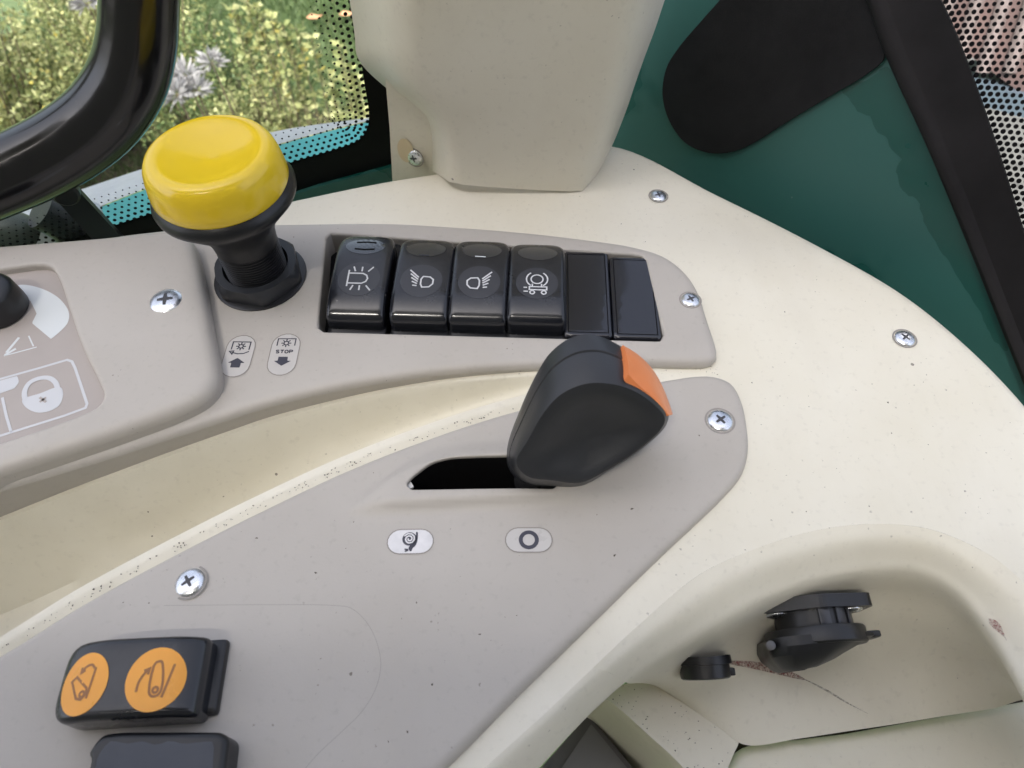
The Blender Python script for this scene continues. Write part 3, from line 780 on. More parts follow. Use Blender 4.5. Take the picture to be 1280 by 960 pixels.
def zbp(x, y):
    q = np.stack([np.ravel(x), np.ravel(y)], 1); sd = pdist(q, BUMP) * np.where(inpoly(q, BUMP), 1, -1)
    h = sstep(sd, -.8, 2.6 + 4.5 * sstep(q[:, 1], P(600, 612, ZB)[1], P(600, 575, ZB)[1]))
    fade = sstep(q[:, 0], P(415, 640, ZB)[0], P(500, 640, ZB)[0]) * (1 - sstep(q[:, 0], P(640, 625, ZB)[0], P(810, 620, ZB)[0]))
    return (2.9 * h * fade).reshape(np.shape(x))
def zbf(x, y, d, dh): return ZB + zbp(x, y) - fillet(d, 2.6) - fillet(dh, .5)
v, f = sheet(pb, zbf, 1.3, (.06, .25, .6, 1.0, 1.7, 2.6), [sl], skirt=-8, hole_skirt=ZB + zbp(sl[:, 0], sl[:, 1]) - 1.3)
mk('panel_face', v, f, M['grey'], lvp, sharp=100)
bx = resample(sl, 40, True); cen = bx.mean(0); bo = cen + (bx - cen) * 1.04
m = MB(); m.add(*loft([np.column_stack([bo, ZB + zbp(bx[:, 0], bx[:, 1]) - 1.2]), np.column_stack([bo, np.full(40, -30.)])], True)); m.add(np.column_stack([bo, np.full(40, -30.)]), [list(range(40))])
m.build('slot_cavity', M['cavity'], lvp, smooth=False)
ch = P(511, 607, ZB + .6); v, f = box((-1.0, -1.3, -.5), (1.1, .9, .5), .3); mk('chipped_edge', xf(frame(ch, (0, 0, 1), (.8, .5, 0)), v), f, M['white_chip'], lvp)
screw(lvp, 900, 526, ZB, 35, .95)
screw(lvp, 237, 728, ZB, 60, .98, nrm=(-.12, .05, 1))
zB0 = lambda x, y: ZB + 0 * np.asarray(x)
dB = lambda a, b: math.atan2(*(P(*b, ZB) - P(*a, ZB))[[1, 0]])
spiral = np.array([(-.3 + 1.75 * (1 - k / 22) * math.cos(math.radians(150 - k*40)), .75 + 1.75 * (1 - k / 22) * math.sin(math.radians(150 - k*40))) for k in range(19)])
sn = lab_sticker(lvp, 513, 677, ZB, 13.2, 7.4, dB((481,677),(545,676)), M['sticker_white'], 'white pill sticker with a dark snail symbol',
            [[(-1.5,-2.3),(-.4,-2.5)], [(-1.4,-3.0),(-.4,-2.6)]], [circ(-.3, .75, 2.05, 28, 0, 350), catmull([(1.5,2.9),(1.9,2.9),(2.05,1.2),(1.9,-.4),(1.4,-1.5),(.8,-2.0),(.4,-3.1),(-.3,-2.5),(-.3,-1.5),(.6,-.9),(1.2,.3),(1.5,1.6)], 3, True)], .45)
ang_ = dB((481,677),(545,676)); c_ = P(513, 677, ZB); R2 = np.array([[math.cos(ang_), math.sin(ang_)], [-math.sin(ang_), math.cos(ang_)]])
ribbon([spiral @ R2 + c_[:2]], .42, lambda x, y: ZB + 0*np.asarray(x), .22).build('shell_swirl', M['sticker_white'], sn)
lab_sticker(lvp, 661, 675, ZB, 13.4, 7.4, dB((629,675),(694,675)), M['sticker'], 'clear pill sticker with a bold dark ring', [circ(0, 0, 2.3, 32)], [], 1.15)
# faint edge of a clear overlay around the orange rockers
ov = pxy(catmull([(205,757),(330,756),(420,757),(438,760),(456,775),(470,800),(476,830),(470,860),(452,890),(430,912),(395,945),(370,975)], 6), ZB)
ribbon([ov], .14, zB0, .04).build('overlay_edge', simple('overlay_edge', (.31, .29, .265), .5), lvp)

# orange-disc rocker and worn blank
def ic_orange(zf):
    k = [('lens_disc', [], [(circ(-1.2, 31.0, 7.8, 36, 0, 350, 6.8), .15)], .3, 'amber'), ('lens_disc', [], [(circ(-1.2, 11.6, 8.0, 36, 0, 350, 7.8), .15)], .3, 'amber')]
    A = lambda pts, cy: [(x, cy + y) for x, y in pts]
    # local y runs to the left of the photo, so symbols are drawn turned a quarter
    sh = lambda pts, cy: [(yy - 1.2, cy - xx) for xx, yy in pts]
    L1 = [sh(catmull([(-.6,4.2),(.6,4.4),(1.2,3.6),(2.2,-2.6),(1.5,-4.0),(0,-4.2),(-.9,-3.2),(-1.1,3.2),(-.6,4.2)], 3), 11.6), sh([(2.6,-4.6),(4.4,3.6)], 11.6),
          sh(catmull([(-4.4,-3.0),(-4.2,-.6),(-3.2,1.4),(-2.3,2.4)], 4), 11.6), sh([(-3.4,2.2),(-2.0,2.7),(-2.2,1.2)], 11.6), sh(circ(.6,-2.7,.7,12), 11.6)]
    L2 = [sh([(-3.9,.9),(-2.6,1.9),(1.3,-1.2),(1.6,-2.6),(.4,-3.9),(-1.2,-3.5),(-3.9,.9)], 31.0), sh(circ(.3,-2.6,.7,12), 31.0), sh([(1.9,-3.8),(2.6,3.8)], 31.0),
          sh(catmull([(2.3,3.6),(1.2,4.6),(-.4,4.2),(-1.4,3.2)], 4), 31.0), sh([(-.4,3.4),(-1.6,2.8),(-1.6,4.2)], 31.0)]
    return k + [('print', L1 + L2, [], .62, 'ink_brown')]
rockB = P(276, 852, ZB); 
dirx = P(264, 905, ZB) - P(287, 798, ZB); angB = math.atan2(dirx[1], dirx[0]) + math.pi/2 - .0
# local +y must run to the left of the photo
angB = math.pi/2 + .06
ob = (P(288, 800, ZB) + P(264, 906, ZB)) / 2; ob = ob + np.array([-1.2, -.6, 0]); ob[2] = ZB + 3.0
t = rocker(ob, angB, .6, 'black rocker switch with two amber discs showing a tipping bucket symbol', ic_orange, 'rocker switches on the lower panel', ((-8.4, -2.4, -4), (11.4, 36, -.4)))
t.scale = (.93, .88, 1.0)
wb = thing('worn_blank', 'dark blank rocker cover with a chipped corner below the amber rocker', 'cover', (*P(200, 960, ZB),))
WBo = [(118,926),(128,917),(150,914),(275,914),(285,922),(282,945),(272,1040),(92,1040),(112,948),(108,942)]
wo = resample(rounded(pxy(WBo, ZB + 9), [1, 1.5, 2, 3, 3, 2, 2, 2, .6, .6]), 130, True)
v, f = sheet(wo, lambda x, y, d, dh: ZB + 9 - fillet(d, 1.6), 2.5, RINGS(1.6), skirt=ZB - 1); mk('cover_face', v, f, M['black_satin'], wb)
wi = resample(rounded(pxy([(122,945),(137,925),(160,930),(178,926),(196,932),(212,925),(228,930),(268,926),(262,1030),(108,1030)], ZB + 9), .8), 80, True)
v, f = patch(wi, lambda x, y: ZB + 9 + 0*x, .05, 1.5); mk('worn_face', v, f, M['bluegrey'], wb)

# ------------------------------------------------------------------ lever with orange button
nf = np.array([.10, -.93, .36]); nf /= np.linalg.norm(nf)
p0 = P(735, 548, 30)
FF = [(643,575),(657,551),(679,513),(703,489),(734,477),(768,478),(795,487),(820,504),(834,522),(829,536),(796,566),(756,591),(725,605),(690,602),(660,598),(646,587)]
RF = [(634,560),(650,512),(672,465),(688,441),(712,423),(740,418),(778,434),(812,461),(836,514),(831,534),(798,564),(758,590),(727,609),(694,612),(660,608),(637,588)]
def slab(pts, depth): return catmull(np.array([PP(u, v, p0 - nf * depth, nf) for u, v in pts]), 5, True)
def shrink(r, k): return r.mean(0) + (r - r.mean(0)) * k
ff0 = slab(FF, 0); rf0 = slab(RF, 15)
mid = lambda t: np.array(FF) * (1 - t) + np.array(RF) * t
rowsL = []
dish_c = ff0.mean(0) + np.array([2, 0, -4])
for k, dep in ((.05, 2.4), (.25, 2.2), (.45, 1.5), (.62, .5), (.76, -.2), (.88, -.35), (.95, -.1)):
    r = dish_c * (1 - min(k*1.05, 1)) + ff0 * min(k*1.05, 1) if k < .9 else shrink(ff0, k + .02)
    rowsL.append(r - nf * dep)
rowsL.append(ff0 - nf * .9)
for t_, dep, k in ((.35, 4.5, 1.0), (.62, 8.4, 1.0), (.635, 8.6, .982), (.66, 9.0, .982), (.675, 9.2, 1.0), (.85, 12, 1.0), (1.0, 15, 1.0), (.98, 18, .96), (.9, 21, .84), (.8, 23, .6), (.8, 23.4, .1)):
    rowsL.append(shrink(slab(mid(t_), dep), k))
lev = thing('lever', 'black hand lever with an orange side button standing in the slot', 'lever', (*P(640, 595, ZB),))
v, f = loft(rowsL, True, True, True, flip=True); mk('lever_grip', v, f, M['black_soft'], lev)
# orange button on the upper right edge
fb = [(784,470),(797,484),(815,499),(834,520)]; bb = [(777,433),(795,444),(812,461),(826,486),(837,516)]
FBt = resample(catmull(np.array([PP(u, v, p0 - nf * 1.2, nf) for u, v in fb]), 6), 14)
BBt = resample(catmull(np.array([PP(u, v, p0 - nf * 14, nf) for u, v in bb]), 6), 14)
ctr = ff0.mean(0); out = []
for t_, lift in ((0, -1.5), (0, .55), (.08, 1.0), (.3, 1.2), (.6, 1.2), (.92, 1.0), (1.0, .5), (1.0, -1.5)):
    r = FBt * (1 - t_) + BBt * t_
    dv = r - ctr; dv = dv - nf * (dv @ nf)[:, None]; dv /= np.linalg.norm(dv, axis=1)[:, None]
    out.append(r + dv * lift)
a0 = [o_[0] for o_ in out]; a1 = [o_[-1] for o_ in out]
v, f = loft(out, flip=False); m = MB(); m.add(v, f); m.add(a0, [list(range(8))]); m.add(a1, [list(range(8))[::-1]])
m.build('release_button', M['orange'], lev)
st = [P(660, 600, -25), P(662, 598, 0), PP(672, 585, p0 - nf * 12, nf), PP(700, 555, p0 - nf * 14, nf)]
v, f = tube(catmull(st, 5), 4.5, 16); mk('lever_stem', v, f, M['black_matte'], lev)

# ------------------------------------------------------------------ power socket and plug
def socket():
    c = P(1011, 762, -27); nn = np.array([.06, -.95, -.16]); nn /= np.linalg.norm(nn)
    xa = P(1083, 747, -24) - P(946, 770, -28); t = thing('power_socket', 'black round power socket with a spring lid under the pocket rim', 'socket', c)
    F_ = frame(c, nn, xa); F_[:3, 2] *= .68
    hw = np.linalg.norm(xa) / 2
    pl = rounded([(-hw, -8), (-hw*.55, -11), (0, -15), (hw*.55, -11), (hw, -8), (hw, 8), (hw*.45, 11), (0, 14), (-hw*.45, 11), (-hw, 8)], 3)
    a = np.column_stack([pl, np.full(len(pl), -4.0)]); b = a.copy(); b[:, 2] = 1.6
    v, f = loft([a, b], True, True, True); mk('mounting_plate', xf(F_, v), f, M['black_satin'], t, smooth=False)
    v, f = lathe([(11.0, 1.5), (11.0, 9.0), (12.0, 9.4)], 40); mk('socket_barrel', xf(F_, v), f, M['black_satin'], t)
    v, f = lathe([(11, 8.6), (14.4, 8.8), (14.8, 9.6), (14.8, 15.4), (14.2, 16.2), (.001, 16.3)], 44); mk('socket_ring', xf(F_, v), f, M['black_satin'], t)
    M['socket_rib'] = simple('socket_rib', (.035, .037, .045), .35)
    for k in range(3):
        a = math.radians(30 + k * 28); q = np.array([math.cos(a), math.sin(a), 0]); G = frame(xf(F_, [q * 10.9 + np.array([0, 0, 5.4])])[0], F_[:3, :3] @ q, nn)
        v, f = box((-3.4, -1.7, 0), (3.4, 1.7, .8), .3); mk('barrel_rib', xf(G, v), f, M['socket_rib'], t)
    lidc = rounded([(-16, -12), (6, -14), (16, -6), (16, 5), (6, 13), (-11, 14), (-16, 9)], [3, 5, 2, 2, 5, 5, 3])
    rw = []
    for z, k, dx in ((12.5, 1.02, 0), (16.4, 1.02, 0), (20.0, .92, -1.0), (24.5, .62, -3.4), (25.6, .5, -4.0)):
        q = lidc * k + np.array([dx, 0]); sl_ = np.clip((q[:, 0] + 5) / 22, 0, 1)
        rw.append(np.column_stack([q, 12.5 + (z - 12.5) * (1 - .75 * sl_)]))
    v, f = loft(rw, True, True, True); mk('spring_lid', xf(F_, v), f, M['black_satin'], t, sharp=25)
    v, f = box((13, -4, 11.5), (18, 5, 14.5), .8); mk('lid_tab', xf(F_, v), f, M['black_satin'], t)
    G = frame(xf(F_, [(-16.6, 11.5, 15.5)])[0], F_[:3, 1], F_[:3, 0]); v, f = lathe([(1.3, -1), (1.3, 1.0), (.9, 1.3), (.001, 1.4)], 18); mk('hinge_pin', xf(G, v), f, simple('dull_pin', (.10, .10, .105), .5), t)
    for sx in (-1, 1):
        p_ = xf(F_, [(sx * (hw - 6), 3.0, 1.7)])[0]; screw(t, 0, 0, 0, 30, .92, nn, pos=p_)
socket()
c = P(878, 815, -33); nn = np.array([.05, -.95, -.26]); nn /= np.linalg.norm(nn)
c = c + nn * 3.0; pg = thing('blanking_plug', 'short round black plug beside the red scuff streak', 'plug', c)
Gp = frame(c, nn, P(912, 809, -33) - P(845, 818, -33)); Gp[:3, 2] *= .62
v, f = lathe([(8.2, -3), (8.4, .0), (8.4, .8), (7.6, 1.0), (7.5, 7.0), (7.0, 7.6), (6.2, 7.4), (6.0, 2.5), (.001, 2.4)], 40); mk('plug_body', xf(Gp, v), f, M['black_satin'], pg)
v, f = box((6.8, -1.6, 3), (9.0, 1.6, 6.8), .5); mk('plug_tab', xf(Gp, v), f, M['black_satin'], pg)

# ------------------------------------------------------------------ pillar and its cover
pil = thing('pillar_cover', 'tall cream pillar cover with sloping sides standing on the console', 'cover', (*P(640, 235, 0),))
Y0 = P(645, 240, .5)[1]
Lp = [(420,-120),(437,0),(443,40),(448,74),(478,106),(510,128),(531,146),(538,165),(540,190),(541,214)]
lc = [(492,-120),(500,0),(502,40),(505,74),(512,108),(532,132),(548,152),(557,176),(562,205),(566,230)]
rc_ = [(828,-120),(800,0),(792,36),(784,68),(775,102),(767,132),(759,158),(749,182),(738,210),(726,240)]
Rp = [(874,-120),(831,0),(819,36),(807,68),(795,102),(785,132),(776,156),(767,178),(752,208),(736,234)]
yo = [40, 38, 37, 36, 31, 26, 22, 20, 19, 17]
yr = [30, 29, 28, 27, 25, 24, 23, 22, 14, 6]
nY = (0, 1, 0)
def col(pts, offs): return catmull(np.array([PP(u, v, (0, Y0 + o_, 0), nY) for (u, v), o_ in zip(pts, offs)]), 5)
cl, c1, c2, cr = col(Lp, yo), col(lc, [0]*10), col(rc_, [0]*10), col(Rp, yr)
cols = [cl + np.array([6, 30, 0]), cl]
for t_ in (.33, .66, .85): cols.append(cl * (1 - t_) + c1 * t_)
soft = c1 + (c2 - c1) * .02; cols.append(c1 * .94 + cl * .02 + c2 * .04 + np.array([0, .4, 0]))
for t_ in (.08, .2, .4, .6, .8, .92): cols.append(c1 * (1 - t_) + c2 * t_ + np.array([0, -.5 * 4 * t_ * (1 - t_), 0]))
cols.append(c2 * .95 + cr * .03 + c1 * .02 + np.array([0, .5, 0]))
for t_ in (.2, .5, 1.0): cols.append(c2 * (1 - t_) + cr * t_)
cols.append(cr + np.array([-4, 45, 0]))
v, f = loft(cols, flip=True); mk('cover_shell', v, f, M['cream'], pil)
bot = np.array([c_[-1] for c_ in cols[1:-1]]); b2 = bot * .93 + bot.mean(0) * .07 + np.array([0, 3, 0])
v, f = loft([bot, b2]); mk('cover_lip', v, f, M['cream'], pil)
pb_ = P(541, 215, 0)[1] - 0.0
pp = [(474,40),(481,90),(487,160),(491,236),(560,230),(640,220),(640,40)]
q = np.array([PP(u, v, (0, pb_ + 1.5, 0), (.12, 1, 0)) for u, v in pp]); q2 = q + np.array([10, 40, 0])
m = MB(); m.add(q, [(0, 1, 2, 3, 4, 5, 6)[::-1]]); m.add(*loft([q, q2], True)); m.build('pillar_base', M['cream'], pil, smooth=False)
ps = PP(518, 197, (0, pb_ + 1.0, 0), (.12, 1, 0)); 
st_ = circ(0, 0, 3.4, 24, 0, 350, 6.0)
G = frame(PP(507, 188, (0, pb_ + 1.2, 0), (.12, 1, 0)) + np.array([0, -.1, 0]), (-.12, -1, 0), (1, -.12, 0))
v, f = patch(st_, lambda x, y: 0*x, .05, 1.0); mk('yellow_stain', xf(G, v), f, M['rust'], pil)
screw(pil, 0, 0, 0, 15, .85, (-.35, -.9, .1), pos=ps)
seam = px([(735,236),(742,222),(752,206),(762,188)], .1) 

# ------------------------------------------------------------------ side wall of the cab: green sheet, pad, frame, side window
ga, gb = P(768, 160, -20), P(1310, 480, -20)
gd = gb - ga; gd[2] = 0; gd /= np.linalg.norm(gd)
gn = np.array([gd[1], -gd[0], 0]); gn = gn if gn[1] < 0 else -gn
gn = gn * math.cos(.30) + np.array([0, 0, 1]) * math.sin(.30)
G0 = ga + np.array([gd[1], -gd[0], 0]) * (-4 if gd[1]*0 - gd[0] > 0 else 4) * 0
G0 = ga - gn * 4
def GQ(u, v, lift=0.0): return PP(u, v, G0 + gn * lift, gn)
gx = gd; gy = np.cross(gn, gx); gy = gy if gy[2] > 0 else -gy
gp = thing('side_wall', 'dark green painted metal cab side between the console and black frame', 'panel', G0)
corners = [(690,330),(700,-60),(1120,-60),(1150,60),(1225,240),(1310,440),(1370,600),(1200,620)]
q = np.array([GQ(u, v) for u, v in corners]); m = MB(); m.add(q, [tuple(range(8))[::-1]]); m.add(*loft([q, q - gn * 3], True)); m.build('green_sheet', M['green'], gp, smooth=False)
st_o = [(1050,112),(1092,96),(1108,82),(1125,112),(1160,186),(1205,290),(1262,424),(1258,440),(1238,418),(1222,384),(1200,352),(1188,330),(1165,296),(1150,262),(1146,250),(1128,238),(1120,214),(1126,198),(1114,186),(1108,172),(1094,164),(1088,146),(1070,138),(1062,124)]
so = resample(catmull(st_o, 3, True), 150, True); so = so + np.random.RandomState(3).randn(150, 2) * .7
q = np.array([GQ(u, v, .05) for u, v in so]); M['green_wet'] = simple('green_paint_wet', (.010, .074, .061), .32)
m = MB(); m.add(q, [tuple(range(150))]); m.build('wet_stain', M['green_wet'], gp, smooth=False)
cap = [(856,178),(836,150),(828,118),(833,85),(848,60),(875,28),(905,-6),(960,-70),(1070,-60),(1092,20),(1106,72),(1085,92),(1040,119),(985,152),(940,180),(915,190),(885,191)]
pad = thing('black_pad', 'matte black rounded foam pad stuck on the green metal', 'pad', GQ(900, 130))
r0 = catmull(np.array([GQ(u, v, .05) for u, v in cap]), 5, True); r1 = catmull(np.array([GQ(u, v, 1.6) for u, v in cap]), 5, True)
m = MB(); m.add(*loft([r0, r1, shrink(r1, .995) + gn * .25], True, False, True)); m.build('pad_face', M['black_matte'], pad)
# window frame bar
sw = thing('side_window', 'side window with a black frame and dotted black edge above the green metal', 'window', GQ(1200, 150))
e0 = [(1066,-60),(1086,0),(1110,70),(1160,180),(1210,300),(1262,430),(1330,600)]
e1 = [(1142,-60),(1177,0),(1207,70),(1246,180),(1284,300),(1330,430),(1400,600)]
A0 = resample(catmull(np.array([GQ(*p, .5) for p in e0]), 6), 40); A1 = resample(catmull(np.array([GQ(*p, .5) for p in e1]), 6), 40)
barr = []
for t_, h in ((0, -.4), (0, 2.2), (.03, 3.2), (.10, 3.8), (.2, 3.4), (.26, 2.2), (.30, 1.6), (.7, 1.5), (1.0, 1.3), (1.0, -.4)):
    barr.append(A0 * (1 - t_) + A1 * t_ + gn * h)
v, f = loft(barr, flip=True); mk('window_frame', v, f, simple('black_frame', (.012, .011, .012), .6, .3, 500, var=.3, spec=.2), sw)
gl0 = [(1150,-60),(1400,-60),(1500,300),(1420,640),(1300,340)]
q = np.array([GQ(u, v, -1.0) for u, v in gl0]); m = MB(); m.add(q, [(0, 1, 2, 3, 4)]); m.build('glass_pane', M['glass'], sw, smooth=False)
def dots(edge, inward, pitch, rowsn, r0, r1, planef, nrm, lim):
    """printed dots: hexagonal rows that shrink away from the solid border; edge in 3D, inward unit vector field"""
    E = np.asarray(edge); L_ = np.concatenate([[0], np.cumsum(np.linalg.norm(np.diff(E, axis=0), axis=1))]); m = MB()
    a = np.linspace(0, 2*math.pi, 10, endpoint=False)
    for k in range(rowsn):
        r = r0 + (r1 - r0) * k / max(rowsn - 1, 1)
        for s_ in np.arange((k % 2) * pitch / 2, L_[-1], pitch):
            p = np.array([np.interp(s_, L_, E[:, j]) for j in range(3)])
            i_ = min(np.searchsorted(L_, s_), len(E) - 1); i_ = max(i_, 1)
            t = E[min(i_+1, len(E)-1)] - E[max(i_-2, 0)]; t /= np.linalg.norm(t); nv = np.cross(nrm, t); nv *= np.sign(nv @ inward(p))
            c = p + nv * (.35 * pitch + k * pitch * .866)
            e = np.cross(nrm, t)
            m.add([c + r * (math.cos(b) * t + math.sin(b) * e) for b in a], [tuple(range(10))])
    return m
E_ = A1 - gn * .6
inw = (GQ(1260, 60) - GQ(1220, 90)); 
m = dots(E_, lambda p: inw, 2.25, 17, .88, .34, None, gn, None); o = m.build('frit_dots', M['frit'], sw, smooth=False); o['kind'] = 'stuff'

# ------------------------------------------------------------------ front window
wa, wb_ = P(130, 300, -10), P(484, 214, -10); wd = wb_ - wa; wd[2] = 0; wd /= np.linalg.norm(wd)
wnrm = np.array([wd[1], -wd[0], 0]); wnrm = wnrm if wnrm[1] < 0 else -wnrm
W0p = wa - wnrm * 22
def WQ(u, v, lift=0.0): return PP(u, v, W0p + wnrm * lift, wnrm)
fw = thing('front_window', 'front window with a solid black border and dotted edge overlooking the shrubs', 'window', WQ(300, 200))
inner = [(436,-60),(441,0),(450,60),(457,110),(462,140),(461,160),(450,177),(420,189),(360,207),(280,238),(200,266),(120,292),(-80,360)]
outer = [(470,-60),(476,0),(485,60),(500,110),(520,160),(530,200),(530,235),(500,260),(400,290),(290,310),(210,330),(130,350),(-80,420)]
I_ = resample(catmull(np.array([WQ(*p) for p in inner]), 6), 80); O_ = resample(catmull(np.array([WQ(*p) for p in outer]), 6), 80)
v, f = loft([I_, O_, O_ - wnrm * 1.5, I_ - wnrm * 1.5]); mk('black_border', v, f, M['frit'], fw, smooth=False)
q = np.array([WQ(u, v, -.8) for u, v in [(-120,-80),(450,-80),(480,100),(485,200),(300,270),(-120,400)]]); m = MB(); m.add(q, [tuple(range(6))]); m.build('glass_pane', M['glass'], fw, smooth=False)
inw2 = WQ(300, 100) - WQ(400, 200)
def inward(p): return WQ(250, 60) - p
m = dots(I_, inward, 2.95, 7, .90, .30, None, wnrm, None); o = m.build('frit_dots', M['frit'], fw, smooth=False); o['kind'] = 'stuff'
# green sill strip just under the window
q = np.array([WQ(u, v, 2.0) for u, v in [(330,256),(400,233),(500,206),(500,240),(330,300)]]); m = MB(); m.add(q, [tuple(range(5))[::-1]]); m.add(*loft([q, q - wnrm * 2], True)); m.build('green_sill', M['green'], fw, smooth=False)

# bent black tube, strap and fitting inside the window
TL = 20.0
tb = thing('grab_tube', 'thick glossy black bent tube in front of the window', 'handrail', WQ(160, 120, TL))
path = catmull(np.array([WQ(u, v, TL) for u, v in [(184,-160),(178,-60),(175,0),(172,50),(160,98),(132,142),(92,176),(40,205),(0,222),(-60,245),(-140,272)]]), 8)
dep = np.linalg.norm(path[24] - C0); v, f = tube(path, [46 * ((p - C0) @ FW) / FPX for p in path], 36); mk('bent_tube', v, f, M['tube'], tb)
sp = thing('support_strap', 'flat black strap running from the bent tube down to the console', 'strap', WQ(110, 260, 16))
a, b = WQ(78, 232, 12), WQ(140, 300, 12); d = (b - a) / np.linalg.norm(b - a); side = np.cross(wnrm, d) * 4.6
m = MB(); qq = np.array([a - side, b - side * 1.1, b + side * 1.1, a + side]); m.add(*loft([qq, qq + wnrm * 3], True, True, True)); m.build('strap_bar', M['black_satin'], sp, smooth=False)
v, f = lathe([(5, 0), (5, 3), (4, 4), (.001, 4.2)], 20); mk('strap_bolt', xf(frame(WQ(82, 238, 16), wnrm), v), f, M['black_satin'], sp)
wm = thing('wiper_motor', 'dark blurred motor fitting with grey bracket below the bent tube', 'motor', WQ(80, 280, -10))
q = np.array([WQ(u, v, -30) for u, v in [(20,285),(60,262),(95,248),(125,262),(150,320),(40,330)]]); m = MB(); m.add(*loft([q, q - wnrm * 4], True, True, True)); m.build('bracket', simple('grey_bracket', (.55, .57, .62), .45, var=.15), wm, smooth=False)
v, f = tube(catmull([WQ(50, 262, -10), WQ(75, 275, -10), WQ(92, 290, -10), WQ(110, 312, -10)], 4), 8.5, 20); mk('motor_body', v, f, M['black_satin'], wm)
v, f = tube(catmull([WQ(-10, 295, -16), WQ(15, 292, -16), WQ(36, 300, -16)], 4), [10]*9, 20); mk('motor_cap', v, f, simple('dark_olive_cap', (.05, .06, .045), .4), wm)
v, f = tube([WQ(100, 285, -12), WQ(118, 297, -12)], 6.5, 18); mk('motor_shaft', v, f, simple('grey_shaft', (.22, .21, .2), .4), wm)

# ------------------------------------------------------------------ crumbs of dirt lying on the plastic
cr = MB(); rc2 = np.random.default_rng(21)
def crumb(p, r):
    a = np.sort(rc2.uniform(0, 2*math.pi, 5)); q = [p + np.array([r*rc2.uniform(.5, 1.3)*math.cos(b), r*rc2.uniform(.5, 1.3)*math.sin(b), -.05]) for b in a]
    cr.add(q + [p + np.array([0, 0, r*.6])], [(i, (i+1) % 5, 5) for i in range(5)])
for _ in range(190):                         # on the lip along the lower panel
    t_ = rc2.uniform(0, 1) ** .8; u_ = -40 + 760 * t_
    vt = np.interp(u_, [p_[0] for p_ in TRL], [p_[1] for p_ in TRL]); vb = np.interp(u_, [p_[0] for p_ in PB[:10]], [p_[1] for p_ in PB[:10]])
    crumb(P(u_, vt + (vb - vt) * rc2.uniform(.25, 1.0), 2.65 * min(1, max(0, (760 - u_) / 160))), rc2.uniform(.12, .34))
for _ in range(70):                          # below the right end of the switch panel
    crumb(P(rc2.uniform(720, 905), rc2.normal(462, 4), .05), rc2.uniform(.10, .28))
for _ in range(150):                         # cream top to the right
    u_, v_ = rc2.uniform(760, 1260), rc2.uniform(200, 640)
    q_ = P(u_, v_, .03)
    if not inpoly(q_[None, :2], base_o)[0] or inpoly(q_[None, :2], pa)[0] or inpoly(q_[None, :2], pb)[0] or pdist(q_[None, :2], rightside, False)[0] < 6: continue
    crumb(q_, rc2.choice([.12, .16, .2, .3, .42], p=[.3, .3, .2, .15, .05]))
for _ in range(110):                         # lower grey panel
    u_, v_ = rc2.uniform(150, 880), rc2.uniform(520, 930); q_ = P(u_, v_, ZB + .03)
    if inpoly(q_[None, :2], pb)[0] and not inpoly(q_[None, :2], BUMP)[0] and pdist(q_[None, :2], pb)[0] > 4: crumb(q_, rc2.choice([.1, .15, .22, .36, .5], p=[.32, .3, .2, .13, .05]))
for _ in range(80):                         # speckled ledge of the pocket
    t_, k_ = rc2.uniform(0, 1), rc2.uniform(.05, .95); i_ = int(t_ * 29); q_ = a_led[i_] * (1 - k_) + b_led[i_] * k_ + np.array([0, 0, .1])
    crumb(q_, rc2.uniform(.1, .3))
o = cr.build('dirt_crumbs', simple('dirt_crumb', (.07, .058, .045), .9, var=.4), None, org=(0, 150, 0), smooth=False); o['kind'] = 'stuff'
# ------------------------------------------------------------------ outside: fender, lawn, shrubs
wn2 = wnrm
def FQ(u, v, d): return PP(u, v, W0p - wnrm * d, wnrm)
fd = thing('fender', 'teal painted fender with sky sheen coloured into its top just outside the front window', 'fender', FQ(300, 210, 120))
r_top = np.array([FQ(u, v, 260) for u, v in [(-150,330),(60,252),(110,234),(230,195),(345,164),(470,146),(560,132)]])
r_mid = np.array([FQ(u, v, 160) for u, v in [(-150,352),(60,284),(130,256),(235,216),(345,181),(470,149),(560,136)]])
r_low = r_mid + np.array([0, -10, -160.])
n = 40
r_top, r_mid, r_low = (resample(catmull(r, 6), n) for r in (r_top, r_mid, r_low))
v, f = loft([r_top, r_mid], flip=True); mk('fender_top', v, f, M['fender_top'], fd)
v, f = loft([r_mid + np.array([0, -.5, -.5]), r_mid * .6 + r_low * .4 + np.array([0, -18, 0]), r_low + np.array([0, -60, 0])], flip=True); mk('fender_side', v, f, M['fender'], fd)

GZ = -1900.0
g = 40
xs = np.linspace(-60000, 60000, g); ys = np.linspace(-60000, 60000, g)
vv = [(x, y, GZ) for y in ys for x in xs]; ff = [(j*g+i, j*g+i+1, (j+1)*g+i+1, (j+1)*g+i) for j in range(g-1) for i in range(g-1)]
lawn = mk('lawn', vv, ff, M['lawn'], None, org=(0, 0, GZ)); lawn['kind'] = 'structure'
bed = mk('planting_bed', resample(catmull([(-3400,1200),(-700,1500),(-250,2300),(-500,2950),(-1500,3000),(-3600,2700)], 8, True), 50, True).tolist() and
         np.column_stack([resample(catmull(np.array([(-3400,1200),(-700,1500),(-250,2300),(-500,2950),(-1500,3000),(-3600,2700)], float), 8, True), 50, True), np.full(50, GZ + 5)]), [list(range(50))], M['soil_bed'], None, org=(0, 0, GZ)); bed['kind'] = 'structure'
pv = mk('pavement', [(1000, -3000, GZ + 6), (9000, -3000, GZ + 6), (9000, 6000, GZ + 6), (1000, 6000, GZ + 6)], [(0, 1, 2, 3)], M['pave'], None, org=(0, 0, GZ)); pv['kind'] = 'structure'
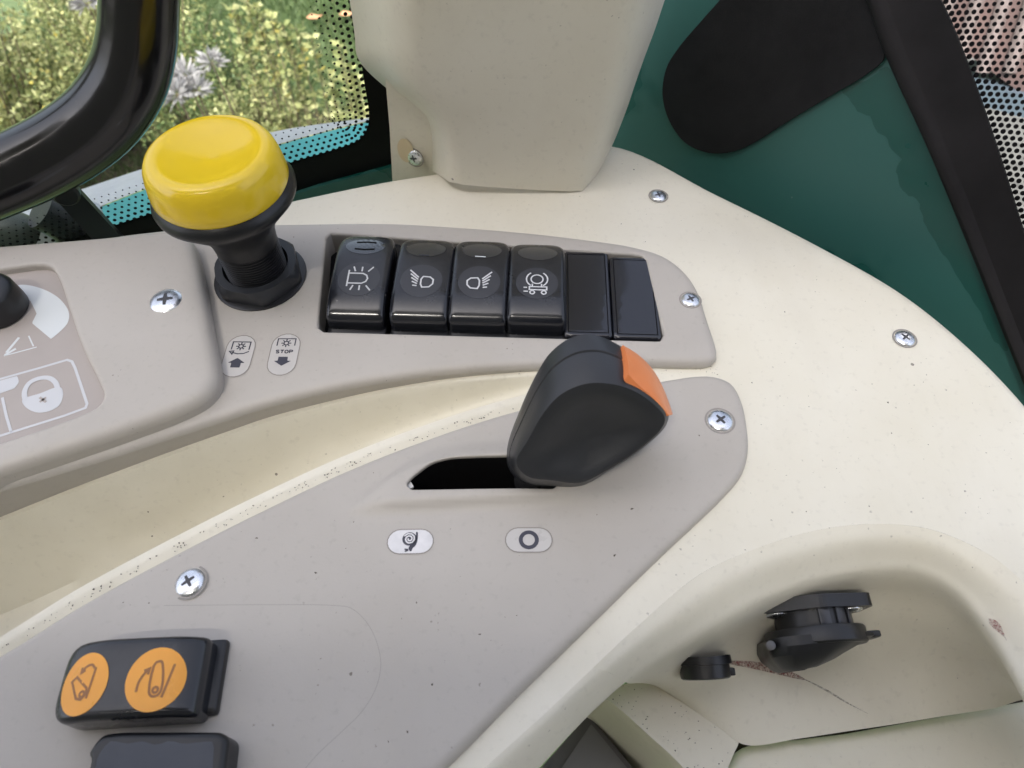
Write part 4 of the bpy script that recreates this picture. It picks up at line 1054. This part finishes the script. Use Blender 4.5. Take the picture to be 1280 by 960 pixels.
def leaf_cloud(pos, dirs, size, wid, rg):
    """folded diamond leaves: pos (N,3), dirs (N,3)"""
    n = len(pos); d = dirs / np.linalg.norm(dirs, axis=1)[:, None]
    r = rg.normal(size=(n, 3)); s = np.cross(d, r); s /= np.linalg.norm(s, axis=1)[:, None]; up = np.cross(s, d)
    L_ = size * rg.uniform(.65, 1.25, n)[:, None]; W_ = wid * rg.uniform(.7, 1.25, n)[:, None]
    V = np.stack([pos, pos + d*L_*.5 + s*W_*.5 + up*W_*.18, pos + d*L_, pos + d*L_*.5 - s*W_*.5 + up*W_*.18], 1).reshape(-1, 3)
    i = np.arange(n)[:, None] * 4; F = np.vstack([i + np.array([0, 1, 2]), i + np.array([0, 2, 3])])
    F = np.stack([i + np.array([0, 1, 2]), i + np.array([0, 2, 3])], 1).reshape(-1, 3)
    return V, F
def fastmesh(name, V, F, mat, parent):
    me = bpy.data.meshes.new(name); V = (V - ORG[parent.name]) * S
    me.vertices.add(len(V)); me.vertices.foreach_set('co', V.ravel().astype(np.float32))
    me.loops.add(len(F) * 3); me.loops.foreach_set('vertex_index', F.ravel().astype(np.int32))
    me.polygons.add(len(F)); me.polygons.foreach_set('loop_start', (np.arange(len(F)) * 3).astype(np.int32)); me.update(calc_edges=True); me.validate()
    me.materials.append(mat); o = bpy.data.objects.new(name, me); link(o, parent); ORG[o.name] = ORG[parent.name]; return o
def shrub(x, y, rad, h, shoots, mat, label, spike=.25, leaf=(24, 15), seed=1, dens=26, name='shrub', spires=()):
    leaf = (leaf[0] * .74, leaf[1] * .74); dens = dens * 1.75; rg = np.random.default_rng(seed); t = thing(name, label, 'shrub', (x, y, GZ), 'shrubs outside the front window')
    pos, dr, tubes = [], [], MB()
    for k in range(shoots):
        a = rg.uniform(0, 2*math.pi); rr = rad * math.sqrt(rg.uniform(0, 1))
        hh = h * (1 - .45 * (rr / rad) ** 2) * rg.uniform(.72, 1.0) * (1 + (spike * rg.uniform(.5, 1) if rg.uniform() < .18 else 0))
        bx_ = np.array([x + .25*rr*math.cos(a), y + .25*rr*math.sin(a), GZ]); tp = np.array([x + rr*math.cos(a), y + rr*math.sin(a), GZ + hh])
        mid_ = (bx_ + tp)/2 + np.array([.15*rr*math.cos(a), .15*rr*math.sin(a), .08*h])
        n_ = int(dens * hh / h * rg.uniform(.8, 1.2)) + 4
        tt = rg.uniform(.22, 1.0, n_)[:, None] ** .75
        p = (1-tt)**2 * bx_ + 2*tt*(1-tt) * mid_ + tt**2 * tp
        sp_ = (1 - tt) * 42 + 9
        p = p + rg.normal(size=p.shape) * sp_ * .9
        ax = tp - mid_; ax /= np.linalg.norm(ax)
        d_ = rg.normal(size=(n_, 3)); d_ = d_ + ax * .5 + np.array([0, -.25, .35])
        pos.append(p); dr.append(d_)
        if k % 4 == 0: tubes.add(*tube([bx_, mid_*.98 + bx_*.02, tp], [4.5, 3, 1.0], 5, False))
    sp_p, sp_d = [], []
    for u_, v_ in spires:
        d = ray(u_, v_); tp = C0 + d * (y / d[1]); ln = 330
        for q in range(15):
            zz = tp[2] - ln * (q / 15) ** 1.1
            for a in (0, math.pi):
                b = a + q * 1.57; dd = np.array([[math.cos(b), math.sin(b), .6]])
                sp_p.append(np.array([[tp[0] + rg.normal() * 3, tp[1], zz]])); sp_d.append(dd)
                sp_p.append(np.array([[tp[0] + rg.normal() * 8, tp[1], zz]])); sp_d.append(dd + rg.normal(size=3) * .4)
        tubes.add(*tube([np.array([tp[0], tp[1], GZ]), tp], [3, 1.5], 5, False))
    V, F = leaf_cloud(np.vstack(pos), np.vstack(dr), leaf[0], leaf[1], rg)
    if sp_p:
        V2, F2 = leaf_cloud(np.vstack(sp_p), np.vstack(sp_d), leaf[0] * 1.9, leaf[1] * 1.8, rg); F = np.vstack([F, F2 + len(V)]); V = np.vstack([V, V2])
    o = fastmesh('foliage', V, F, mat, t); o['kind'] = 'stuff'
    tubes.build('stems', M['stem'], t); return t
shrub(-2050, 2350, 520, 1000, 300, M['leaf_gold'], 'golden green leafy shrub framed by the bent tube', .1, (30, 20), 1, 34)
shrub(-1650, 2900, 480, 820, 260, M['leaf_gold'], 'golden shrub behind the faded flower heads, tallest beside the tube', .15, (27, 17), 2, 30)
shrub(-1250, 2700, 330, 640, 200, M['leaf_olive'], 'olive green shrub right of the bent tube with darker leaves', .12, (25, 16), 3, 30)
shrub(-1020, 2480, 290, 500, 200, M['leaf_gold'], 'pale golden shrub with upright shoots above the yellow knob', .3, (24, 16), 4, 30, spires=[(308,0),(318,8),(327,18),(298,20),(290,12)])
shrub(-700, 2420, 270, 400, 200, M['leaf_gold'], 'pale golden shrub with tall shoots against the lawn', .3, (24, 16), 5, 30, spires=[(353,31),(370,35),(389,48),(338,22),(362,52)])
shrub(-470, 2300, 190, 370, 130, M['leaf_gold'], 'small pale golden shrub beside the dotted window corner', .3, (24, 16), 6, 28, spires=[(424,57),(436,84),(411,92),(446,96)])
shrub(-880, 2050, 260, 400, 150, M['leaf_olive'], 'low olive shrub just above the teal fender', .15, (26, 17), 7, 26)
shrub(-1330, 2050, 240, 380, 110, M['leaf_broad'], 'low shrub with broad fresh green leaves behind the yellow knob', .1, (48, 30), 8, 14)
shrub(-1850, 1780, 300, 480, 220, M['leaf_blue'], 'blue grey feathery shrub low inside the bent tube', .2, (30, 5), 9, 60)
def flower(u, v, depth, r, lab, seed):
    d = ray(u, v); c = C0 + d * depth; rg = np.random.default_rng(seed)
    t = thing('dried_flower', lab, 'flower', (c[0], c[1], GZ), 'faded flower heads among the shrubs')
    n_ = 80; d_ = rg.normal(size=(n_, 3)); d_[:, 2] = np.abs(d_[:, 2]) * .8 - .15; d_ /= np.linalg.norm(d_, axis=1)[:, None]
    V, F = leaf_cloud(c + d_ * r * .25, d_, r * .8, r * .2, rg); fastmesh('petals', V, F, M['petal'], t)['kind'] = 'stuff'
    v_, f_ = tube([np.array([c[0] + 30, c[1] + 20, GZ]), c], [4, 3], 6); mk('stalk', v_, f_, M['stem'], t)
flower(265, 78, 2380, 52, 'pale faded flower head standing clear of the tube among leaves', 1)
flower(232, 95, 2250, 58, 'faded lilac grey flower head touching the edge of the tube', 2)
flower(245, 112, 2230, 56, 'faded flower head lowest of those beside the tube', 3)
flower(222, 118, 2200, 58, 'faded flower head half hidden by the tube edge', 4)
flower(108, 4, 2600, 60, 'faded flower head at the top inside the tube bend', 5)
# grass blades over the lawn that can be seen
rg = np.random.default_rng(11); n_ = 60000
gp_ = np.stack([rg.uniform(-2600, 100, n_), rg.uniform(2300, 5600, n_), np.full(n_, GZ)], 1)
V, F = leaf_cloud(gp_, np.stack([rg.normal(size=n_) * .5, rg.normal(size=n_) * .5, np.ones(n_)], 1), 55, 5, rg)
def fast_top(name, V, F, mat, org):
    me = bpy.data.meshes.new(name); V = (V - np.asarray(org)) * S
    me.vertices.add(len(V)); me.vertices.foreach_set('co', V.ravel().astype(np.float32))
    me.loops.add(len(F) * 3); me.loops.foreach_set('vertex_index', F.ravel().astype(np.int32))
    me.polygons.add(len(F)); me.polygons.foreach_set('loop_start', (np.arange(len(F)) * 3).astype(np.int32)); me.update(calc_edges=True); me.validate()
    me.materials.append(mat); o = bpy.data.objects.new(name, me); link(o); o.location = Vector(org) * S; return o
tag(fast_top('grass', V, F, M['grass_blade'], (0, 0, GZ)), 'short green mown grass behind the shrubs', 'grass', kind='stuff')
def fallen(u, v, lab, seed):
    d = ray(u, v); c = C0 + d * ((GZ + 45 - CAMZ) / d[2]); rg = np.random.default_rng(seed)
    q = [(-45, 0, 0), (-20, 22, 10), (20, 18, 4), (48, 2, 14), (15, -22, 6), (-22, -18, 2)]
    o = mk('fallen_leaf', np.array(q) + c, [(0, 5, 4, 3), (0, 3, 2, 1)], M['dead_leaf'], None, org=c, smooth=False); tag(o, lab, 'leaf', 'fallen leaves on the lawn')
fallen(393, 22, 'orange fallen leaf lying on the open lawn', 1)
fallen(434, 18, 'orange fallen leaf behind the dotted window edge', 2)
# machine outside the side window
tr = thing('red_trailer', 'faded red trailer side with a pale blue rail outside the side window', 'trailer', (1500, 900, GZ))
d1, d2 = ray(1200, -40), ray(1300, 300)
TX = np.array([1500., 0, 0])
def TQ(u, v): return PP(u, v, (900, 700, 0), np.array([-.75, -.6, .25]))
q = np.array([TQ(u, v) for u, v in [(1120,-120),(1400,-120),(1420,150),(1270,112),(1200,60)]]); back = np.array([300., 240, -100])
m = MB(); m.add(*loft([q, q + back], True, True, True)); m.build('red_body', M['pink'], tr, smooth=False)
q = np.array([TQ(u, v) for u, v in [(1180,85),(1270,112),(1420,152),(1420,178),(1270,140),(1180,112)]]) - back * .05; m = MB(); m.add(*loft([q, q + back], True, True, True)); m.build('blue_rail', M['paleblue'], tr, smooth=False)
for k in range(5):
    u0 = 1180 + 34 * k
    a = TQ(u0 + 40, -100); b = TQ(u0 - 20, 90); m = MB(); m.add(*tube([a, b], 9, 8)); m.build('body_rib', simple('pale_rib', (.14, .11, .11), .5, var=.2), tr)
